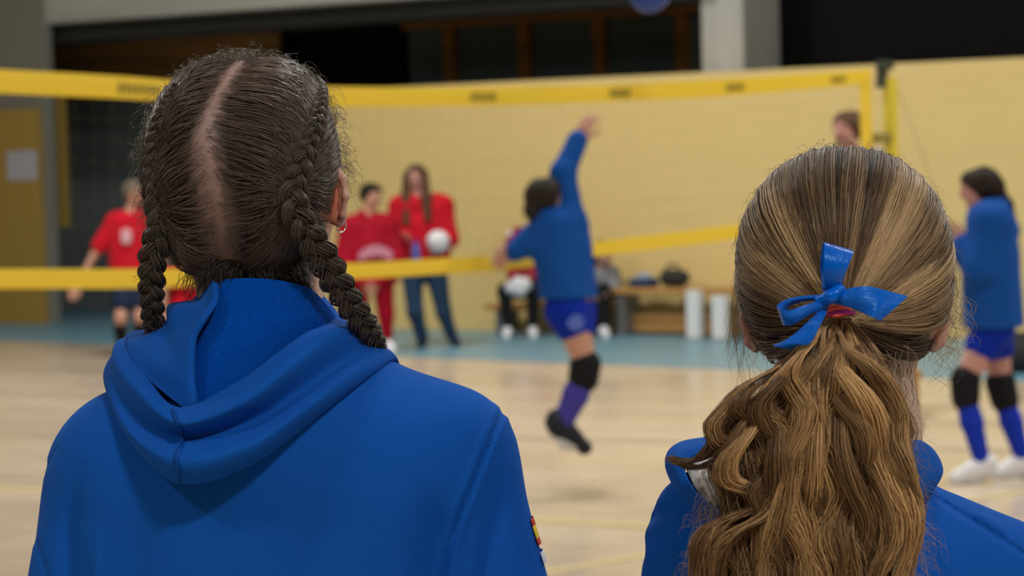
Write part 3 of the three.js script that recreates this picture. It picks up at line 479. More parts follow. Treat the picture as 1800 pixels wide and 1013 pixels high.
{
  const c = at(770, 425, 23.4 - 0.35), b = thing('held_ball', 'white ball held at the waist by the long-haired person in red', 'ball', c);
  part('cover', new THREE.SphereGeometry(0.1, 24, 18), CL.white, b);
  const seams = []; for (const [rx, ry] of [[0, 0], [1.57, 0], [0, 1.57]]) seams.push(new THREE.TorusGeometry(0.1, 0.0025, 6, 40).rotateX(rx).rotateY(ry)); part('seam_line', merge(seams), CL.grey, b).userData.kind = 'stuff';
  const d = at(731, 441, 23.4 - 0.28), p = thing('water_bottle', 'small blue and white bottle held beside the white ball', 'bottle', d.clone().add(V(0, -0.09, 0)));
  part('flask', new THREE.LatheGeometry([[0, 0], [0.034, 0], [0.036, 0.01], [0.036, 0.12], [0.03, 0.14], [0.014, 0.15], [0.014, 0.16]].map(([x, y]) => new THREE.Vector2(x, y)), 20), CL.lightBlue, p); part('cap', new THREE.CylinderGeometry(0.017, 0.017, 0.025, 16).translate(0, 0.17, 0), CL.sockBlue, p);
}
figure('person', 'seated person in red and white jacket with white shoes behind the jumper', { D: 24.6, skin: SK.fair, hair: HR.dark, face: V(0.1, 0, 1), faceShown: true,
  j: { head: [938, 372, 0], neck: [934, 400, -0.02], shL: [962, 415, 0], shR: [906, 417, 0], elL: [962, 462, 0.06], wrL: [936, 488, 0.22], elR: [893, 446, 0.08], wrR: [903, 490, 0.25], hipL: [940, 507, 0.0], hipR: [914, 507, 0.0], knL: [938, 512, 0.38], knR: [888, 512, 0.38], anL: [936, 575, 0.36], anR: [892, 575, 0.36], toeL: [938, 584, 0.5], toeR: [890, 584, 0.5] },
  top: { m: CL.maroon, loose: 0.035, hem: 0.0 }, jacketTrim: CL.white, trousers: { m: CL.black, len: 0.92, cuff: 0.05 }, shoes: CL.white });
{
  const c = at(911, 503, 24.6 - 0.46), b = thing('white_bundle', 'white cloth bundle on the lap of the seated person', 'cloth', c);
  part('roll', bonesMesh([[V(-0.05, -0.01, 0), V(0.05, 0.01, 0), 0.075, 0.07], [V(0, 0.03, 0.02), V(0.02, -0.05, 0.02), 0.06, 0.05]], 0.012, 0.03, (x, y, z) => 0.006 * noise(x * 30, y * 30, z * 30)), CL.white, b);
  part('tuck', bonesMesh([[V(-0.06, 0.04, 0.03), V(0.06, 0.05, 0.03), 0.03, 0.02]], 0.01), CL.grey, b);
}
figure('person', 'seated person in black with grey top partly hidden by the jumper', { D: 24.4, skin: SK.fair, hair: HR.dark, face: V(0.4, -0.3, 0.8), faceShown: true,
  j: { head: [1061, 446, 0.12], neck: [1056, 470, 0.04], shL: [1076, 482, 0], shR: [1036, 482, 0], elL: [1080, 512, 0.1], wrL: [1066, 516, 0.3], elR: [1030, 512, 0.1], wrR: [1044, 518, 0.3], hipL: [1062, 513, -0.05], hipR: [1042, 513, -0.05], knL: [1062, 515, 0.36], knR: [1036, 515, 0.36], anL: [1060, 582, 0.36], anR: [1034, 582, 0.34], toeL: [1066, 592, 0.5], toeR: [1034, 592, 0.5] },
  tails: [[0.03, 0, -0.07, 0.05, -0.16, -0.05, 0.05, 0.04]], top: { m: CL.grey, loose: 0.03, hem: 0.0 }, trousers: { m: CL.black, len: 0.95 }, shoes: CL.white });
figure('person', 'person on a low platform beyond the net, head above the ponytail', { D: 16.2, lift: 0.335, skin: SK.rosy, hair: HR.brown, face: V(-0.6, 0, 0.6), faceShown: true,
  j: { head: [1490, 228], neck: [1492, 264], shL: [1545, 285], shR: [1438, 287], elL: [1556, 360], wrL: [1540, 420, 0.08], elR: [1428, 362], wrR: [1444, 420, 0.08], hipL: [1518, 415], hipR: [1466, 415], knL: [1520, 530, 0.03], knR: [1466, 530, 0.03], anL: [1522, 640], anR: [1466, 640], toeL: [1526, 650, 0.15], toeR: [1458, 650, 0.15] },
  top: { m: CL.grey, loose: 0.03, hem: 0.02 }, trousers: { m: CL.navy }, shoes: CL.black });
{
  const c = at(1492, 640, 16.15); const p = thing('platform_box', 'low wooden platform carrying the person beyond the net', 'platform', V(c.x, 0, c.z + 0.03));
  part('top_board', box(0.8, 0.05, 0.6, 0, 0.273, 0), M.benchWood, p); for (const s of [-1, 1]) part('side_board', box(0.04, 0.25, 0.58, s * 0.36, 0.125, 0), M.benchWood, p);
  const x0 = onWall(868, 520, 0.3)[0], x1 = onWall(1066, 520, 0.3)[0], b2 = thing('bench', 'low wooden bench under the two seated people', 'bench', H((x0 + x1) / 2, 0, 0.3), TURN);
  part('seat', box(x1 - x0, 0.05, 0.36, 0, 0.26, 0), M.benchWood, b2); for (const s of [-1, 1]) part('leg', box(0.08, 0.24, 0.3, s * ((x1 - x0) / 2 - 0.15), 0.12, 0), M.greyMetal, b2);
}

// ---------------------------------------------------------------- the two spectators in front
const INV = CAM.clone().invert(), pv = V();
// world -> [pixel x, pixel y, metres in front of the reference distance D]
const toPx = (x, y, z, D) => { pv.set(x, y, z).applyMatrix4(INV); return [900 + pv.x / -pv.z * FOCAL, 506.5 - pv.y / -pv.z * FOCAL, D + pv.z]; };
const polyDist = (px, py, L) => { let best = 1e9; for (let i = 1; i < L.length; i++) { const ax = L[i - 1][0], ay = L[i - 1][1], bx = L[i][0] - ax, by = L[i][1] - ay, h = clamp(((px - ax) * bx + (py - ay) * by) / (bx * bx + by * by), 0, 1), d = Math.hypot(px - ax - h * bx, py - ay - h * by); if (d < best) best = d; } return best; };
const interp = (T, x) => { for (let i = 1; i < T.length; i++) if (x <= T[i][0]) { const [a, b] = [T[i - 1], T[i]], t = clamp((x - a[0]) / (b[0] - a[0]), 0, 1); return a.slice(1).map((v, k) => mix(v, b[k + 1], t)); } return T[T.length - 1].slice(1); };
const skinV = std(0xffffff, 0.5, { vertexColors: true, sheen: 0.15, sheenColor: lin(1, 0.8, 0.7) });
const paint = (g, f) => { const p = g.attributes.position, c = new Float32Array(p.count * 3); for (let i = 0; i < p.count; i++) { const q = f(p.getX(i), p.getY(i), p.getZ(i)); c.set(q, i * 3); } g.setAttribute('color', new THREE.BufferAttribute(c, 3)); return g; };
const mergeC = (list) => mergeGeometries(list.map((g) => { const h = g.index ? g.toNonIndexed() : g; for (const k of Object.keys(h.attributes)) if (!['position', 'normal', 'color'].includes(k)) h.deleteAttribute(k); return h; }));
const fleeceBump = tex(256, 256, (u, v) => { const k = 128 + 50 * pn(u, v, 64, 64) + 45 * pn(u, v, 120, 120, 4); return [k, k, k]; }, false, 24, 24);
const jerseyBump = tex(256, 256, (u, v) => { const k = 128 + 45 * pn(u, v, 110, 128, 2) + 30 * pn(u, v, 60, 60) + 40 * pn(u, v, 12, 12, 3); return [k, k, k]; }, false, 12, 12);
const terryBump = tex(256, 256, (u, v) => { const k = 128 + 70 * pn(u, v, 50, 50) + 50 * pn(u, v, 110, 110, 4); return [k, k, k]; }, false, 5, 5);
const hoodieM = std(lin(0.005, 0.082, 0.4), 0.9, { bumpMap: jerseyBump, bumpScale: 0.0006, sheen: 0.3, sheenColor: lin(0.08, 0.25, 0.65), sheenRoughness: 0.6, specularIntensity: 0.18 });
const hoodM = std(lin(0.005, 0.082, 0.4), 0.9, { bumpMap: terryBump, bumpScale: 0.0003, sheen: 0.3, sheenColor: lin(0.08, 0.25, 0.65), sheenRoughness: 0.6, specularIntensity: 0.18 });
const liningM = std(lin(0.001, 0.1, 0.64), 0.95, { bumpMap: terryBump, bumpScale: 0.003, sheen: 0.5, sheenColor: lin(0.01, 0.25, 0.9), specularIntensity: 0.1 });
const hairM = std(0xffffff, 0.36, { vertexColors: true, specularIntensity: 0.8 });
// sphere-like skull in [pixel, pixel, metre] space
class Skull {
  constructor(D, cx, cy, rx, ry, rz, p, dz = 0) { Object.assign(this, { D, cx, cy, rx, ry, rz, p, dz }); }
  rho(d) { return Math.pow(Math.abs(d.x) ** this.p + Math.abs(d.y) ** this.p + Math.abs(d.z) ** this.p, -1 / this.p); }
  point(d, h = 0) { const r = this.rho(d) + h / 0.09; return at(this.cx + d.x * r * this.rx, this.cy - d.y * r * this.ry, this.D - this.dz - d.z * r * this.rz); }
  dir(px, py, side = 1) { const x = (px - this.cx) / this.rx, y = -(py - this.cy) / this.ry, q = 1 - Math.abs(x) ** this.p - Math.abs(y) ** this.p; return V(x, y, side * Math.pow(Math.max(q, 0.0005), 1 / this.p)).normalize(); }
  pix(d) { const r = this.rho(d); return [this.cx + d.x * r * this.rx, this.cy - d.y * r * this.ry]; }
  field(x, y, z) { const [px, py, dz] = toPx(x, y, z, this.D), X = Math.abs(px - this.cx) / this.rx, Y = Math.abs(py - this.cy) / this.ry, Z = Math.abs(dz - this.dz) / this.rz; return (Math.pow(X ** this.p + Y ** this.p + Z ** this.p, 1 / this.p) - 1) * 0.086; }
}
// an arc over the skull from direction a to b through a bent middle, lifted by h0 -> h1 -> h2
function arc(S, a, b, n, h0, h1, h2, bend) {
  const m = a.clone().add(b).normalize().add(bend ?? V()).normalize(), out = [];
  for (let i = 0; i <= n; i++) {
    const t = i / n, d = a.clone().multiplyScalar((1 - t) * (1 - t)).addScaledVector(m, 2 * t * (1 - t) * 1.15).addScaledVector(b, t * t).normalize();
    out.push(S.point(d, t < 0.5 ? mix(h0, h1, t * 2) : mix(h1, h2, t * 2 - 1)));
  }
  return out;
}
const shadeOf = (c, k) => [c[0] * k, c[1] * k, c[2] * k];
// three-strand plait along a path; widths in metres along it
function plait(S, path, widthAt, face, col, perLock = 80, r0 = 0.0004) {
  const L = path.getLength(), N = Math.ceil(L / 0.002), fr = [];
  let phase = 0;
  for (let i = 0; i <= N; i++) {
    const t = i / N, p = path.getPointAt(t), tan = path.getTangentAt(t), n = face.clone().addScaledVector(tan, -face.dot(tan)).normalize(), s = tan.clone().cross(n).normalize(), w = widthAt(t);
    phase += (L / N) / (3.7 * w) * Math.PI * 2; fr.push({ p, n, s, tan, w, phase });
  }
  for (let k = 0; k < 3; k++) {
    const centre = (i) => { const f = fr[i], a = f.phase + k * 2.0944; return f.p.clone().addScaledVector(f.s, 0.6 * f.w * Math.sin(a)).addScaledVector(f.n, 0.36 * f.w * Math.sin(2 * a)); };
    const cs = fr.map((_, i) => centre(i));
    for (let q = 0; q < perLock; q++) {
      const rr = Math.sqrt(q < perLock * 0.7 ? mix(0.55, 1, rnd()) : rnd()), th = rnd() * 6.283, tw = 2 + rs() * 0.6, pts = [], fz = rnd() < 0.08 ? 0.25 : 0.04, ph = rnd() * 6;
      for (let i = 0; i <= N; i++) {
        const f = fr[i], t1 = cs[Math.min(N, i + 1)].clone().sub(cs[Math.max(0, i - 1)]).normalize(), e1 = f.n.clone().addScaledVector(t1, -f.n.dot(t1)).normalize(), e2 = t1.clone().cross(e1), a = th + tw * f.phase * 0.12, rad = f.w * 0.5 * rr * (1 + fz * Math.sin(i * 0.21 + ph));
        pts.push(cs[i].clone().addScaledVector(e1, rad * Math.cos(a)).addScaledVector(e2, rad * 0.92 * Math.sin(a)));
      }
      const c = col(k, q); S.add(pts, r0 * mix(0.8, 1.25, rnd()), c, shadeOf(c, 1.15), 0.6);
    }
    const core = []; for (let i = 0; i <= N; i += 2) core.push(cs[i]);
    S.add(core, fr[0].w * 0.36, col(k, 0), col(k, 0), 0.5);
  }
}
// a curly loose hair
const wisp = (p, d, len, curl, n = 14) => { const out = [], up = V(0, 0, 1), s = d.clone().cross(up).normalize(), b = d.clone().cross(s), ph = rnd() * 6, tu = (0.6 + rnd()) * 2.2; let k = 0; for (let i = 0; i <= n; i++) { const t = i / n; out.push(p.clone().addScaledVector(d, len * t * (1 - 0.35 * t)).addScaledVector(s, curl * t * Math.sin(ph + t * tu * 3)).addScaledVector(b, curl * t * Math.cos(ph + t * tu * 3)).add(V(0, -len * 0.35 * t * t, 0))); } return out; };

const girl1 = (() => {
  const D = FOCAL / 2100, P = (x, y, z = 0) => at(x, y, D - z), S = new Skull(D, 431, 302, 166, 196, 0.094, 2.35, 0.0), m = 1 / 2100;
  const foot = P(440, 300, -0.02).setY(0), t = thing('person', 'spectator in blue hoodie with two dark braids, seen from behind', 'person', foot), o = t.position;
  // ---- body: skull, face turned away up to the right, neck, torso, arms, legs
  const fwd = V(0.38, 0.36, -0.85).normalize(), up = V(0.02, 0.9, 0.42).normalize(), up2 = up.clone().addScaledVector(fwd, -up.dot(fwd)).normalize();
  const hd = headBones(P(440, 335, -0.03), fwd, up2, 0.9);
  const hipL = V(foot.x - 0.09, 0.86, foot.z), hipR = V(foot.x + 0.09, 0.86, foot.z), kn = (s) => V(foot.x + s * 0.1, 0.47, foot.z - 0.03), an = (s) => V(foot.x + s * 0.11, 0.08, foot.z + 0.01), toe = (s) => V(foot.x + s * 0.13, 0.035, foot.z - 0.15);
  const shR = P(800, 800, 0), shL = P(205, 835, 0), elR = P(958, 1290, 0.03), elL = P(75, 1300, 0.03), wrR = P(880, 1760, -0.08), wrL = P(110, 1770, -0.08), cs = P(470, 760, 0), spine = V(foot.x, 1.05, foot.z);
  const bones = [...hd.B, [P(450, 400, 0.01), P(460, 600, 0.0), 0.05, 0.053], [P(460, 600, 0.0), cs, 0.055, 0.07], [shL, shR, 0.035, 0.035], [P(330, 850, 0), hipL, 0.08, 0.08], [P(620, 850, 0), hipR, 0.08, 0.08],
    ...[[shL, elL, wrL], [shR, elR, wrR]].flatMap(([a, b, c]) => [[a, b, 0.032, 0.034], [b, c, 0.034, 0.025]]), ...[-1, 1].flatMap((s) => [[s < 0 ? hipL : hipR, kn(s), 0.075, 0.05], [kn(s), an(s), 0.048, 0.033], [an(s), toe(s), 0.033, 0.024]])];
  const f = bonesField(bones, 0.02), [lo, hi] = bonesBox(bones, 0.03), all = (x, y, z) => smin(f(x, y, z), S.field(x, y, z), 0.012);
  const partX0 = [[90, 434], [98, 430], [130, 405], [165, 384], [205, 366], [235, 359], [262, 361], [292, 371], [330, 378], [380, 385], [425, 393], [450, 398], [520, 405]];
  const skinCol = (x, y, z) => {
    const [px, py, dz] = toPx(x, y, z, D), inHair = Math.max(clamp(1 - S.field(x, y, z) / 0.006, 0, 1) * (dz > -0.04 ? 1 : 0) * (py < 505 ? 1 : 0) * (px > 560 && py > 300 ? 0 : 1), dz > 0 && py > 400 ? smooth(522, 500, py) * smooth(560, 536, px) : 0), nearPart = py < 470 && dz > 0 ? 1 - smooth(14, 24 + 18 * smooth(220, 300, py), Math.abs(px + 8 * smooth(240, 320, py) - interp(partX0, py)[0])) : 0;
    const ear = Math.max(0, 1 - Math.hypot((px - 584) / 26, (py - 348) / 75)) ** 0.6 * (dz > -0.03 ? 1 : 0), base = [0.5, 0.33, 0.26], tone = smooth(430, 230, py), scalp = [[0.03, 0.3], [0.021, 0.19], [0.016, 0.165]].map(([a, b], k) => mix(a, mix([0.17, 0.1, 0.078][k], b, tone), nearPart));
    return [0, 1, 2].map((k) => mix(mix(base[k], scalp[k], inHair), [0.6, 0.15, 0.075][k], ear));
  };
  const gs = [surf(all, lo, hi, 0.008)];
  // ear with rim, hollow and lobe
  const earB = [[583, 318, 0.012, 590, 302, 0.01, 6, 6], [590, 302, 0.01, 600, 314, 0.012, 6, 6], [600, 314, 0.012, 604, 345, 0.014, 6, 5.5], [604, 345, 0.014, 600, 378, 0.01, 5.5, 5.5], [600, 378, 0.01, 594, 392, 0.004, 6, 6], [594, 392, 0.004, 584, 388, 0.0, 6, 8], [583, 326, 0.004, 587, 376, 0.0, 13, 12], [576, 330, 0.0, 579, 372, -0.002, 14, 13]].map((b) => [P(b[0] + 3, b[1], b[2] + 0.028), P(b[3] + 3, b[4], b[5] + 0.028), b[6] * m, b[7] * m]);
  gs.push(bonesMesh(earB, 0.0016, 0.004));
  const earL = [[294, 420, 0.0, 300, 458, -0.005, 9, 10]].map((b) => [P(b[0], b[1], b[2]), P(b[3], b[4], b[5]), b[6] * m, b[7] * m]); gs.push(bonesMesh(earL, 0.002, 0.004));
  for (const [w, e, s] of [[wrL, elL, -1], [wrR, elR, 1]]) gs.push(bonesMesh(handBones(w, w.clone().sub(e), V(-s, 0, -0.2), s, 0.5), 0.004, 0.004));
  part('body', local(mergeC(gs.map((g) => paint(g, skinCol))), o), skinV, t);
  for (const s of [-1, 1]) part('eye', local(new THREE.SphereGeometry(0.011, 12, 8).applyMatrix4(new THREE.Matrix4().makeTranslation(...hd.P(s * 0.03, 0.012, 0.085).toArray())), o), eyeM, t);
  part('mouth', local(bonesMesh([[hd.P(-0.018, -0.05, 0.088), hd.P(0.018, -0.05, 0.088), 0.006, 0.006]], 0.004), o), mouthM, t);
  const er = new THREE.TorusGeometry(0.0055, 0.0007, 8, 28).rotateY(0.9).rotateX(0.2); const ep = P(600, 397, 0.024); part('earring', local(er.translate(ep.x, ep.y, ep.z), o), std(lin(0.8, 0.78, 0.75), 0.18, { metalness: 1 }), t, 'small silver hoop earring');

  // ---- hair
  const H1 = new Strands(), nMid = V(Math.cos(0.42), 0, Math.sin(0.42));
  const partLine = [[430, 98], [405, 130], [384, 165], [366, 205], [359, 235], [361, 262], [371, 292], [378, 330], [385, 380], [393, 425], [398, 450]];
  const partX = [[90, 434], ...partLine.map(([x, y]) => [y, x]), [520, 405]], partW = [[90, 4], [150, 6], [210, 8], [260, 13], [320, 11], [380, 11], [430, 12], [470, 3], [520, 0]];
  const braidR = [[560, 138], [556, 175], [548, 220], [535, 262], [522, 298], [510, 330]], braidL = [[318, 160], [296, 200], [282, 250], [277, 295], [281, 335], [287, 372]];
  const bAt = (B, y) => { for (let i = 1; i < B.length; i++) if (y <= B[i][1]) { const t = clamp((y - B[i - 1][1]) / (B[i][1] - B[i - 1][1]), 0, 1); return [mix(B[i - 1][0], B[i][0], t), clamp(y, B[0][1], 999)]; } return B[B.length - 1]; };
  const cDark = [0.026, 0.0185, 0.0138], cLight = [0.1, 0.075, 0.058];
  let made = 0, tries = 0;
  while (made < 10000 && tries++ < 60000) {
    const d = V(gauss(), gauss(), gauss()).normalize();
    if (d.z < -0.55 || d.dot(fwd) > 0.42) continue;
    const [px, py] = S.pix(d);
    if (d.z < 0.34 && px > 560 && py > 292) continue;
    if (py > 506 + (d.z < 0.3 ? -60 : 0) || (d.z < 0 && py > 400)) continue;
    const xp = interp(partX, py)[0], wp = interp(partW, py)[0], right = d.z > 0.12 ? px > xp : d.dot(nMid) > 0, dist = d.z > 0.12 ? Math.abs(px - xp) : 40;
    if (dist < wp * (0.85 + 0.3 * noise(py * 0.06, right ? 3 : 9) + 0.35 * rs()) && rnd() < 0.96 - 0.1 * smooth(230, 420, py)) continue;
    if (d.z > 0.2 && py > 225 && py < 445 && dist < wp + (right ? 16 : 34) && rnd() < 0.62) continue;
    const B = right ? braidR : braidL, end = B[B.length - 1][1];
    let yt = py < end - 30 ? py + 40 + 34 * rnd() : end - 10 + 40 * rnd() - (py > 420 ? 0 : 10);
    yt = mix(yt, Math.round(yt / 20) * 20, 0.75);
    let [bx, by] = bAt(B, clamp(yt, B[0][1], end)); if (yt > end) { by = Math.min(yt, end + 30); bx += right ? (by - end) * 0.5 : -(by - end) * 0.1; }
    bx += rs() * 9; by += rs() * 7;
    const tgt = S.dir(bx, by), cl = noise(py * 0.045 + (right ? 0 : 40), px * 0.02, 5), cl2 = noise(py * 0.16, px * 0.05, 8);
    const lift = 0.0022 + 0.003 * Math.max(0, cl2) + 0.0012 * rnd();
    const bend = V(right ? 0.02 : -0.02, py > 380 ? -0.16 : 0.03, 0.03).multiplyScalar(0.6 + 0.8 * rnd());
    const pts = arc(S, d, tgt, 10, 0.0004 + 0.001 * rnd(), lift + 0.003, 0.0042 + 0.002 * rnd(), bend);
    const k = clamp(0.38 + 0.4 * cl + 0.25 * cl2 + 0.3 * rs(), 0, 1), c = [0, 1, 2].map((i) => mix(cDark[i], cLight[i], k));
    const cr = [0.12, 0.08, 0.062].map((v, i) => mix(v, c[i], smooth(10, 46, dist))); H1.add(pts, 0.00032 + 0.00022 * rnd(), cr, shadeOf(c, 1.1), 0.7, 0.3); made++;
  }
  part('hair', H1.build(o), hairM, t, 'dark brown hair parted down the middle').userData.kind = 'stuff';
  // plaits
  const onS = (pts, h) => pts.map(([x, y]) => S.point(S.dir(x, y), h));
  const bcol = () => { const k = clamp(0.45 + 0.45 * rs(), 0, 1); return [0, 1, 2].map((i) => mix(cDark[i] * 1.15, cLight[i] * 1.05, k)); };
  const tailR = [[518, 368, 0.094], [534, 400, 0.092], [552, 430, 0.086], [572, 462, 0.078], [592, 497, 0.068], [612, 529, 0.058], [630, 556, 0.048], [648, 580, 0.034], [661, 604, 0.014], [664, 622, -0.012]].map((q) => P(...q));
  const tailL = [[283, 392, 0.05], [274, 425, 0.048], [268, 460, 0.044], [266, 495, 0.038], [267, 530, 0.03], [269, 565, 0.02], [270, 600, 0.006]].map((q) => P(...q));
  const pR = spline([...onS(braidR, 0.006), ...tailR]), pL = spline([...onS(braidL, 0.006), ...tailL]);
  const wR = (q) => m * interp([[0, 9], [0.15, 14], [0.3, 19], [0.42, 25], [0.6, 28], [0.75, 26], [0.88, 21], [1, 13]], q)[0], wL = (q) => m * interp([[0, 8], [0.2, 15], [0.4, 21], [0.6, 25], [0.8, 22], [0.92, 19], [1, 14]], q)[0];
  for (const [path, w] of [[pR, wR], [pL, wL]]) { const B = new Strands(); plait(B, path, w, V(0.1, 0, 1), bcol, 80, 0.00042); part('braid', B.build(o), hairM, t, path === pR ? 'thick braid hanging past the ear' : 'thinner braid hanging beside the neck').userData.kind = 'stuff'; }
  // loose hairs round the outline, on the plaits and at the nape
  const W = new Strands();
  for (let i = 0; i < 1500; i++) {
    const a = rnd() * 6.283, zz = rnd() * 0.5 - 0.12, d = V(Math.cos(a) * Math.sqrt(1 - zz * zz), Math.sin(a) * Math.sqrt(1 - zz * zz), zz).normalize(), [px, py] = S.pix(d);
    if (d.dot(fwd) > 0.5 || (py > 330 && px > 500) || py > 420) continue;
    const p = S.point(d, 0.002), n = S.point(d, 0.05).sub(p).normalize(), tan = V(-n.y, n.x, rs()).normalize();
    W.add(wisp(p, n.multiplyScalar(0.35 + 0.5 * rnd()).addScaledVector(tan, rs() * 1.4).normalize(), 0.012 + 0.032 * rnd() * rnd(), 0.003 + 0.007 * rnd()), 0.00013, [0.1, 0.08, 0.06], [0.16, 0.13, 0.1]);
  }
  for (let i = 0; i < 240; i++) { const right = rnd() < 0.6, path = right ? pR : pL, p = path.getPoint(0.2 + 0.75 * rnd()).add(V(rs() * 0.008, rs() * 0.006, 0.006 + rs() * 0.004)); W.add(wisp(p, V(rs(), rs() - 0.3, 0.3).normalize(), 0.012 + 0.014 * rnd(), 0.005), 0.00012, [0.1, 0.075, 0.055]); }
  for (let i = 0; i < 520; i++) { const px = mix(322, 570, rnd()), d = S.dir(px, 462 + 30 * rnd()), p = S.point(d, 0.001); W.add(wisp(p, V(rs() * 0.7 + (px < 420 ? -0.3 : 0.3), -0.8, 0.12).normalize(), 0.012 + 0.022 * rnd(), 0.003), 0.00015, [0.05, 0.035, 0.025]); }
  for (let i = 0; i < 1500; i++) { const px = mix(372, 532, rnd()), py = mix(455, px < 410 ? 478 : 500, rnd()), q = S.dir(px, Math.min(py, 482)), p = py < 482 ? S.point(q, 0.0012) : P(px, py, 0.052 - 0.00004 * Math.abs(px - 455)), sd = px < 430 ? -1 : 1; W.add(wisp(p, V(sd * 0.5 + rs() * 0.4, -0.55 + 0.5 * rs(), 0.12).normalize(), 0.014 + 0.012 * rnd(), 0.0015, 8), 0.00026, [0.022, 0.015, 0.011], [0.035, 0.025, 0.018]); }
  for (let i = 0; i < 260; i++) { const q = rnd(), y = mix(120, 450, q), x = interp(partX, y)[0] + rs() * 14, d = S.dir(x, y), p = S.point(d, 0.0008); W.add(wisp(p, V(Math.sign(x - interp(partX, y)[0]) * 0.9, rs() * 0.5 - 0.2, 0.35).normalize(), 0.008 + 0.016 * rnd(), 0.002), 0.00014, [0.07, 0.05, 0.04]); }
  part('loose_hair', W.build(o), hairM, t).userData.kind = 'stuff';

  // ---- clothes
  const hb = [[P(480, 720, -0.005), P(792, 792, 0), 112 * m, 84 * m], [P(430, 740, -0.005), P(222, 822, 0), 100 * m, 80 * m], [P(812, 806, 0), elR, 84 * m, 82 * m], [elR, wrR, 80 * m, 58 * m], [P(195, 838, 0), elL, 80 * m, 80 * m], [elL, wrL, 78 * m, 58 * m],
    [P(315, 880, -0.005), P(310, 1800, -0.02), 0.098, 0.1, 0.06], [P(650, 880, -0.005), P(600, 1800, -0.02), 0.1, 0.1, 0.06], [P(480, 860, 0.0), P(460, 1800, -0.02), 0.102, 0.105, 0.06], [P(455, 610, 0.0), P(470, 740, 0.0), 0.068, 0.09, 0.05]];
  const seamR = [[884, 722], [862, 775], [832, 850], [806, 915], [790, 965], [779, 1013], [770, 1110]], seamL = [[100, 790], [72, 840], [57, 890], [62, 946], [79, 1000], [90, 1080]];
  const ridges = [[[[760, 850], [772, 930], [768, 1060]], 26, -0.005], [[[690, 860], [700, 1060]], 30, 0.002], [[[172, 930], [168, 1070]], 12, 0.004], [[[140, 820], [120, 930], [125, 1070]], 16, -0.004], [[[250, 900], [230, 1080]], 30, -0.003], [[[880, 830], [870, 920], [850, 1040]], 18, -0.003], [[[868, 740], [840, 700], [780, 690]], 14, -0.0022], [[[600, 880], [560, 960], [540, 1080]], 40, -0.003]];
  const warp = (x, y, z) => {
    const [px, py, dz] = toPx(x, y, z, D); if (dz < -0.01 || py > 1150) return 0;
    let w = 0; const dR = polyDist(px, py, seamR), dL = polyDist(px, py, seamL);
    w += 0.0022 * Math.exp(-((dR / 4) ** 2)) - 0.0016 * Math.exp(-(((dR - 12) / 7) ** 2)); w += 0.0018 * Math.exp(-((dL / 4) ** 2));
    for (const [L, s, h] of ridges) w -= 1.5 * h * smooth(L[0][1] - 30, L[0][1] + 90, py) * Math.exp(-((polyDist(px, py, L) / s) ** 2));
    return w + 0.0012 * noise(px * 0.012, py * 0.008, 3);
  };
  const hbf = bonesField(hb, 0.035), [l2, h2] = bonesBox(hb, 0.02); l2[1] = 0.84;
  const hoodie = part('hooded_sweatshirt', local(surf((x, y, z) => Math.max(hbf(x, y, z) + warp(x, y, z), 0.87 - y), l2, h2, 0.0034), o), hoodieM, t, 'royal blue cotton fleece');
  const rowsOf = (R) => R.map((r) => r.map((q) => P(...q)));
  const hood = thick(sheet(rowsOf([
    [[250, 600, -0.04], [228, 592, -0.01], [222, 612, 0.03], [262, 668, 0.085], [318, 716, 0.112], [422, 668, 0.115], [500, 610, 0.095], [565, 567, 0.05], [600, 560, 0.01], [620, 575, -0.04]],
    [[240, 610, -0.05], [208, 598, 0.0], [202, 632, 0.05], [248, 695, 0.108], [318, 744, 0.138], [430, 705, 0.14], [510, 645, 0.122], [585, 590, 0.075], [632, 578, 0.02], [650, 590, -0.04]],
    [[232, 630, -0.05], [198, 622, 0.0], [198, 668, 0.048], [248, 740, 0.096], [321, 770, 0.122], [444, 740, 0.12], [528, 686, 0.103], [608, 630, 0.06], [660, 604, 0.015], [675, 612, -0.04]],
    [[228, 640, -0.05], [187, 640, -0.01], [190, 692, 0.048], [232, 768, 0.108], [317, 812, 0.148], [440, 782, 0.148], [540, 716, 0.128], [625, 650, 0.078], [682, 618, 0.015], [695, 630, -0.04]],
    [[230, 655, -0.05], [186, 658, -0.02], [197, 708, 0.034], [242, 792, 0.09], [317, 851, 0.13], [440, 819, 0.13], [556, 734, 0.104], [646, 665, 0.06], [693, 634, 0.0], [705, 650, -0.05]],
    [[250, 670, -0.05], [215, 672, -0.03], [232, 715, 0.01], [270, 785, 0.07], [320, 832, 0.1], [440, 800, 0.1], [548, 722, 0.075], [635, 662, 0.03], [676, 648, -0.03], [690, 660, -0.06]]]), 120, 60), 0.0028);
  part('hood', local(hood, o), hoodM, t, 'hood fallen in folds on the back');
  const lining = thick(sheet(rowsOf([
    [[320, 575, 0.02], [350, 525, 0.045], [376, 496, 0.06], [430, 489, 0.07], [490, 493, 0.07], [545, 508, 0.056], [578, 540, 0.03], [598, 566, 0.0]],
    [[318, 610, 0.045], [340, 575, 0.062], [372, 560, 0.078], [430, 556, 0.085], [490, 556, 0.083], [545, 560, 0.068], [585, 575, 0.045], [612, 585, 0.015]],
    [[312, 650, 0.07], [325, 650, 0.08], [345, 655, 0.09], [400, 640, 0.094], [460, 625, 0.09], [525, 600, 0.075], [575, 585, 0.052], [615, 590, 0.02]],
    [[300, 700, 0.085], [315, 712, 0.092], [340, 722, 0.1], [410, 700, 0.102], [470, 660, 0.095], [535, 615, 0.078], [585, 590, 0.052], [620, 600, 0.018]]]), 80, 40), 0.0025);
  part('hood_lining', local(lining, o), liningM, t, 'brighter blue fleece lining');
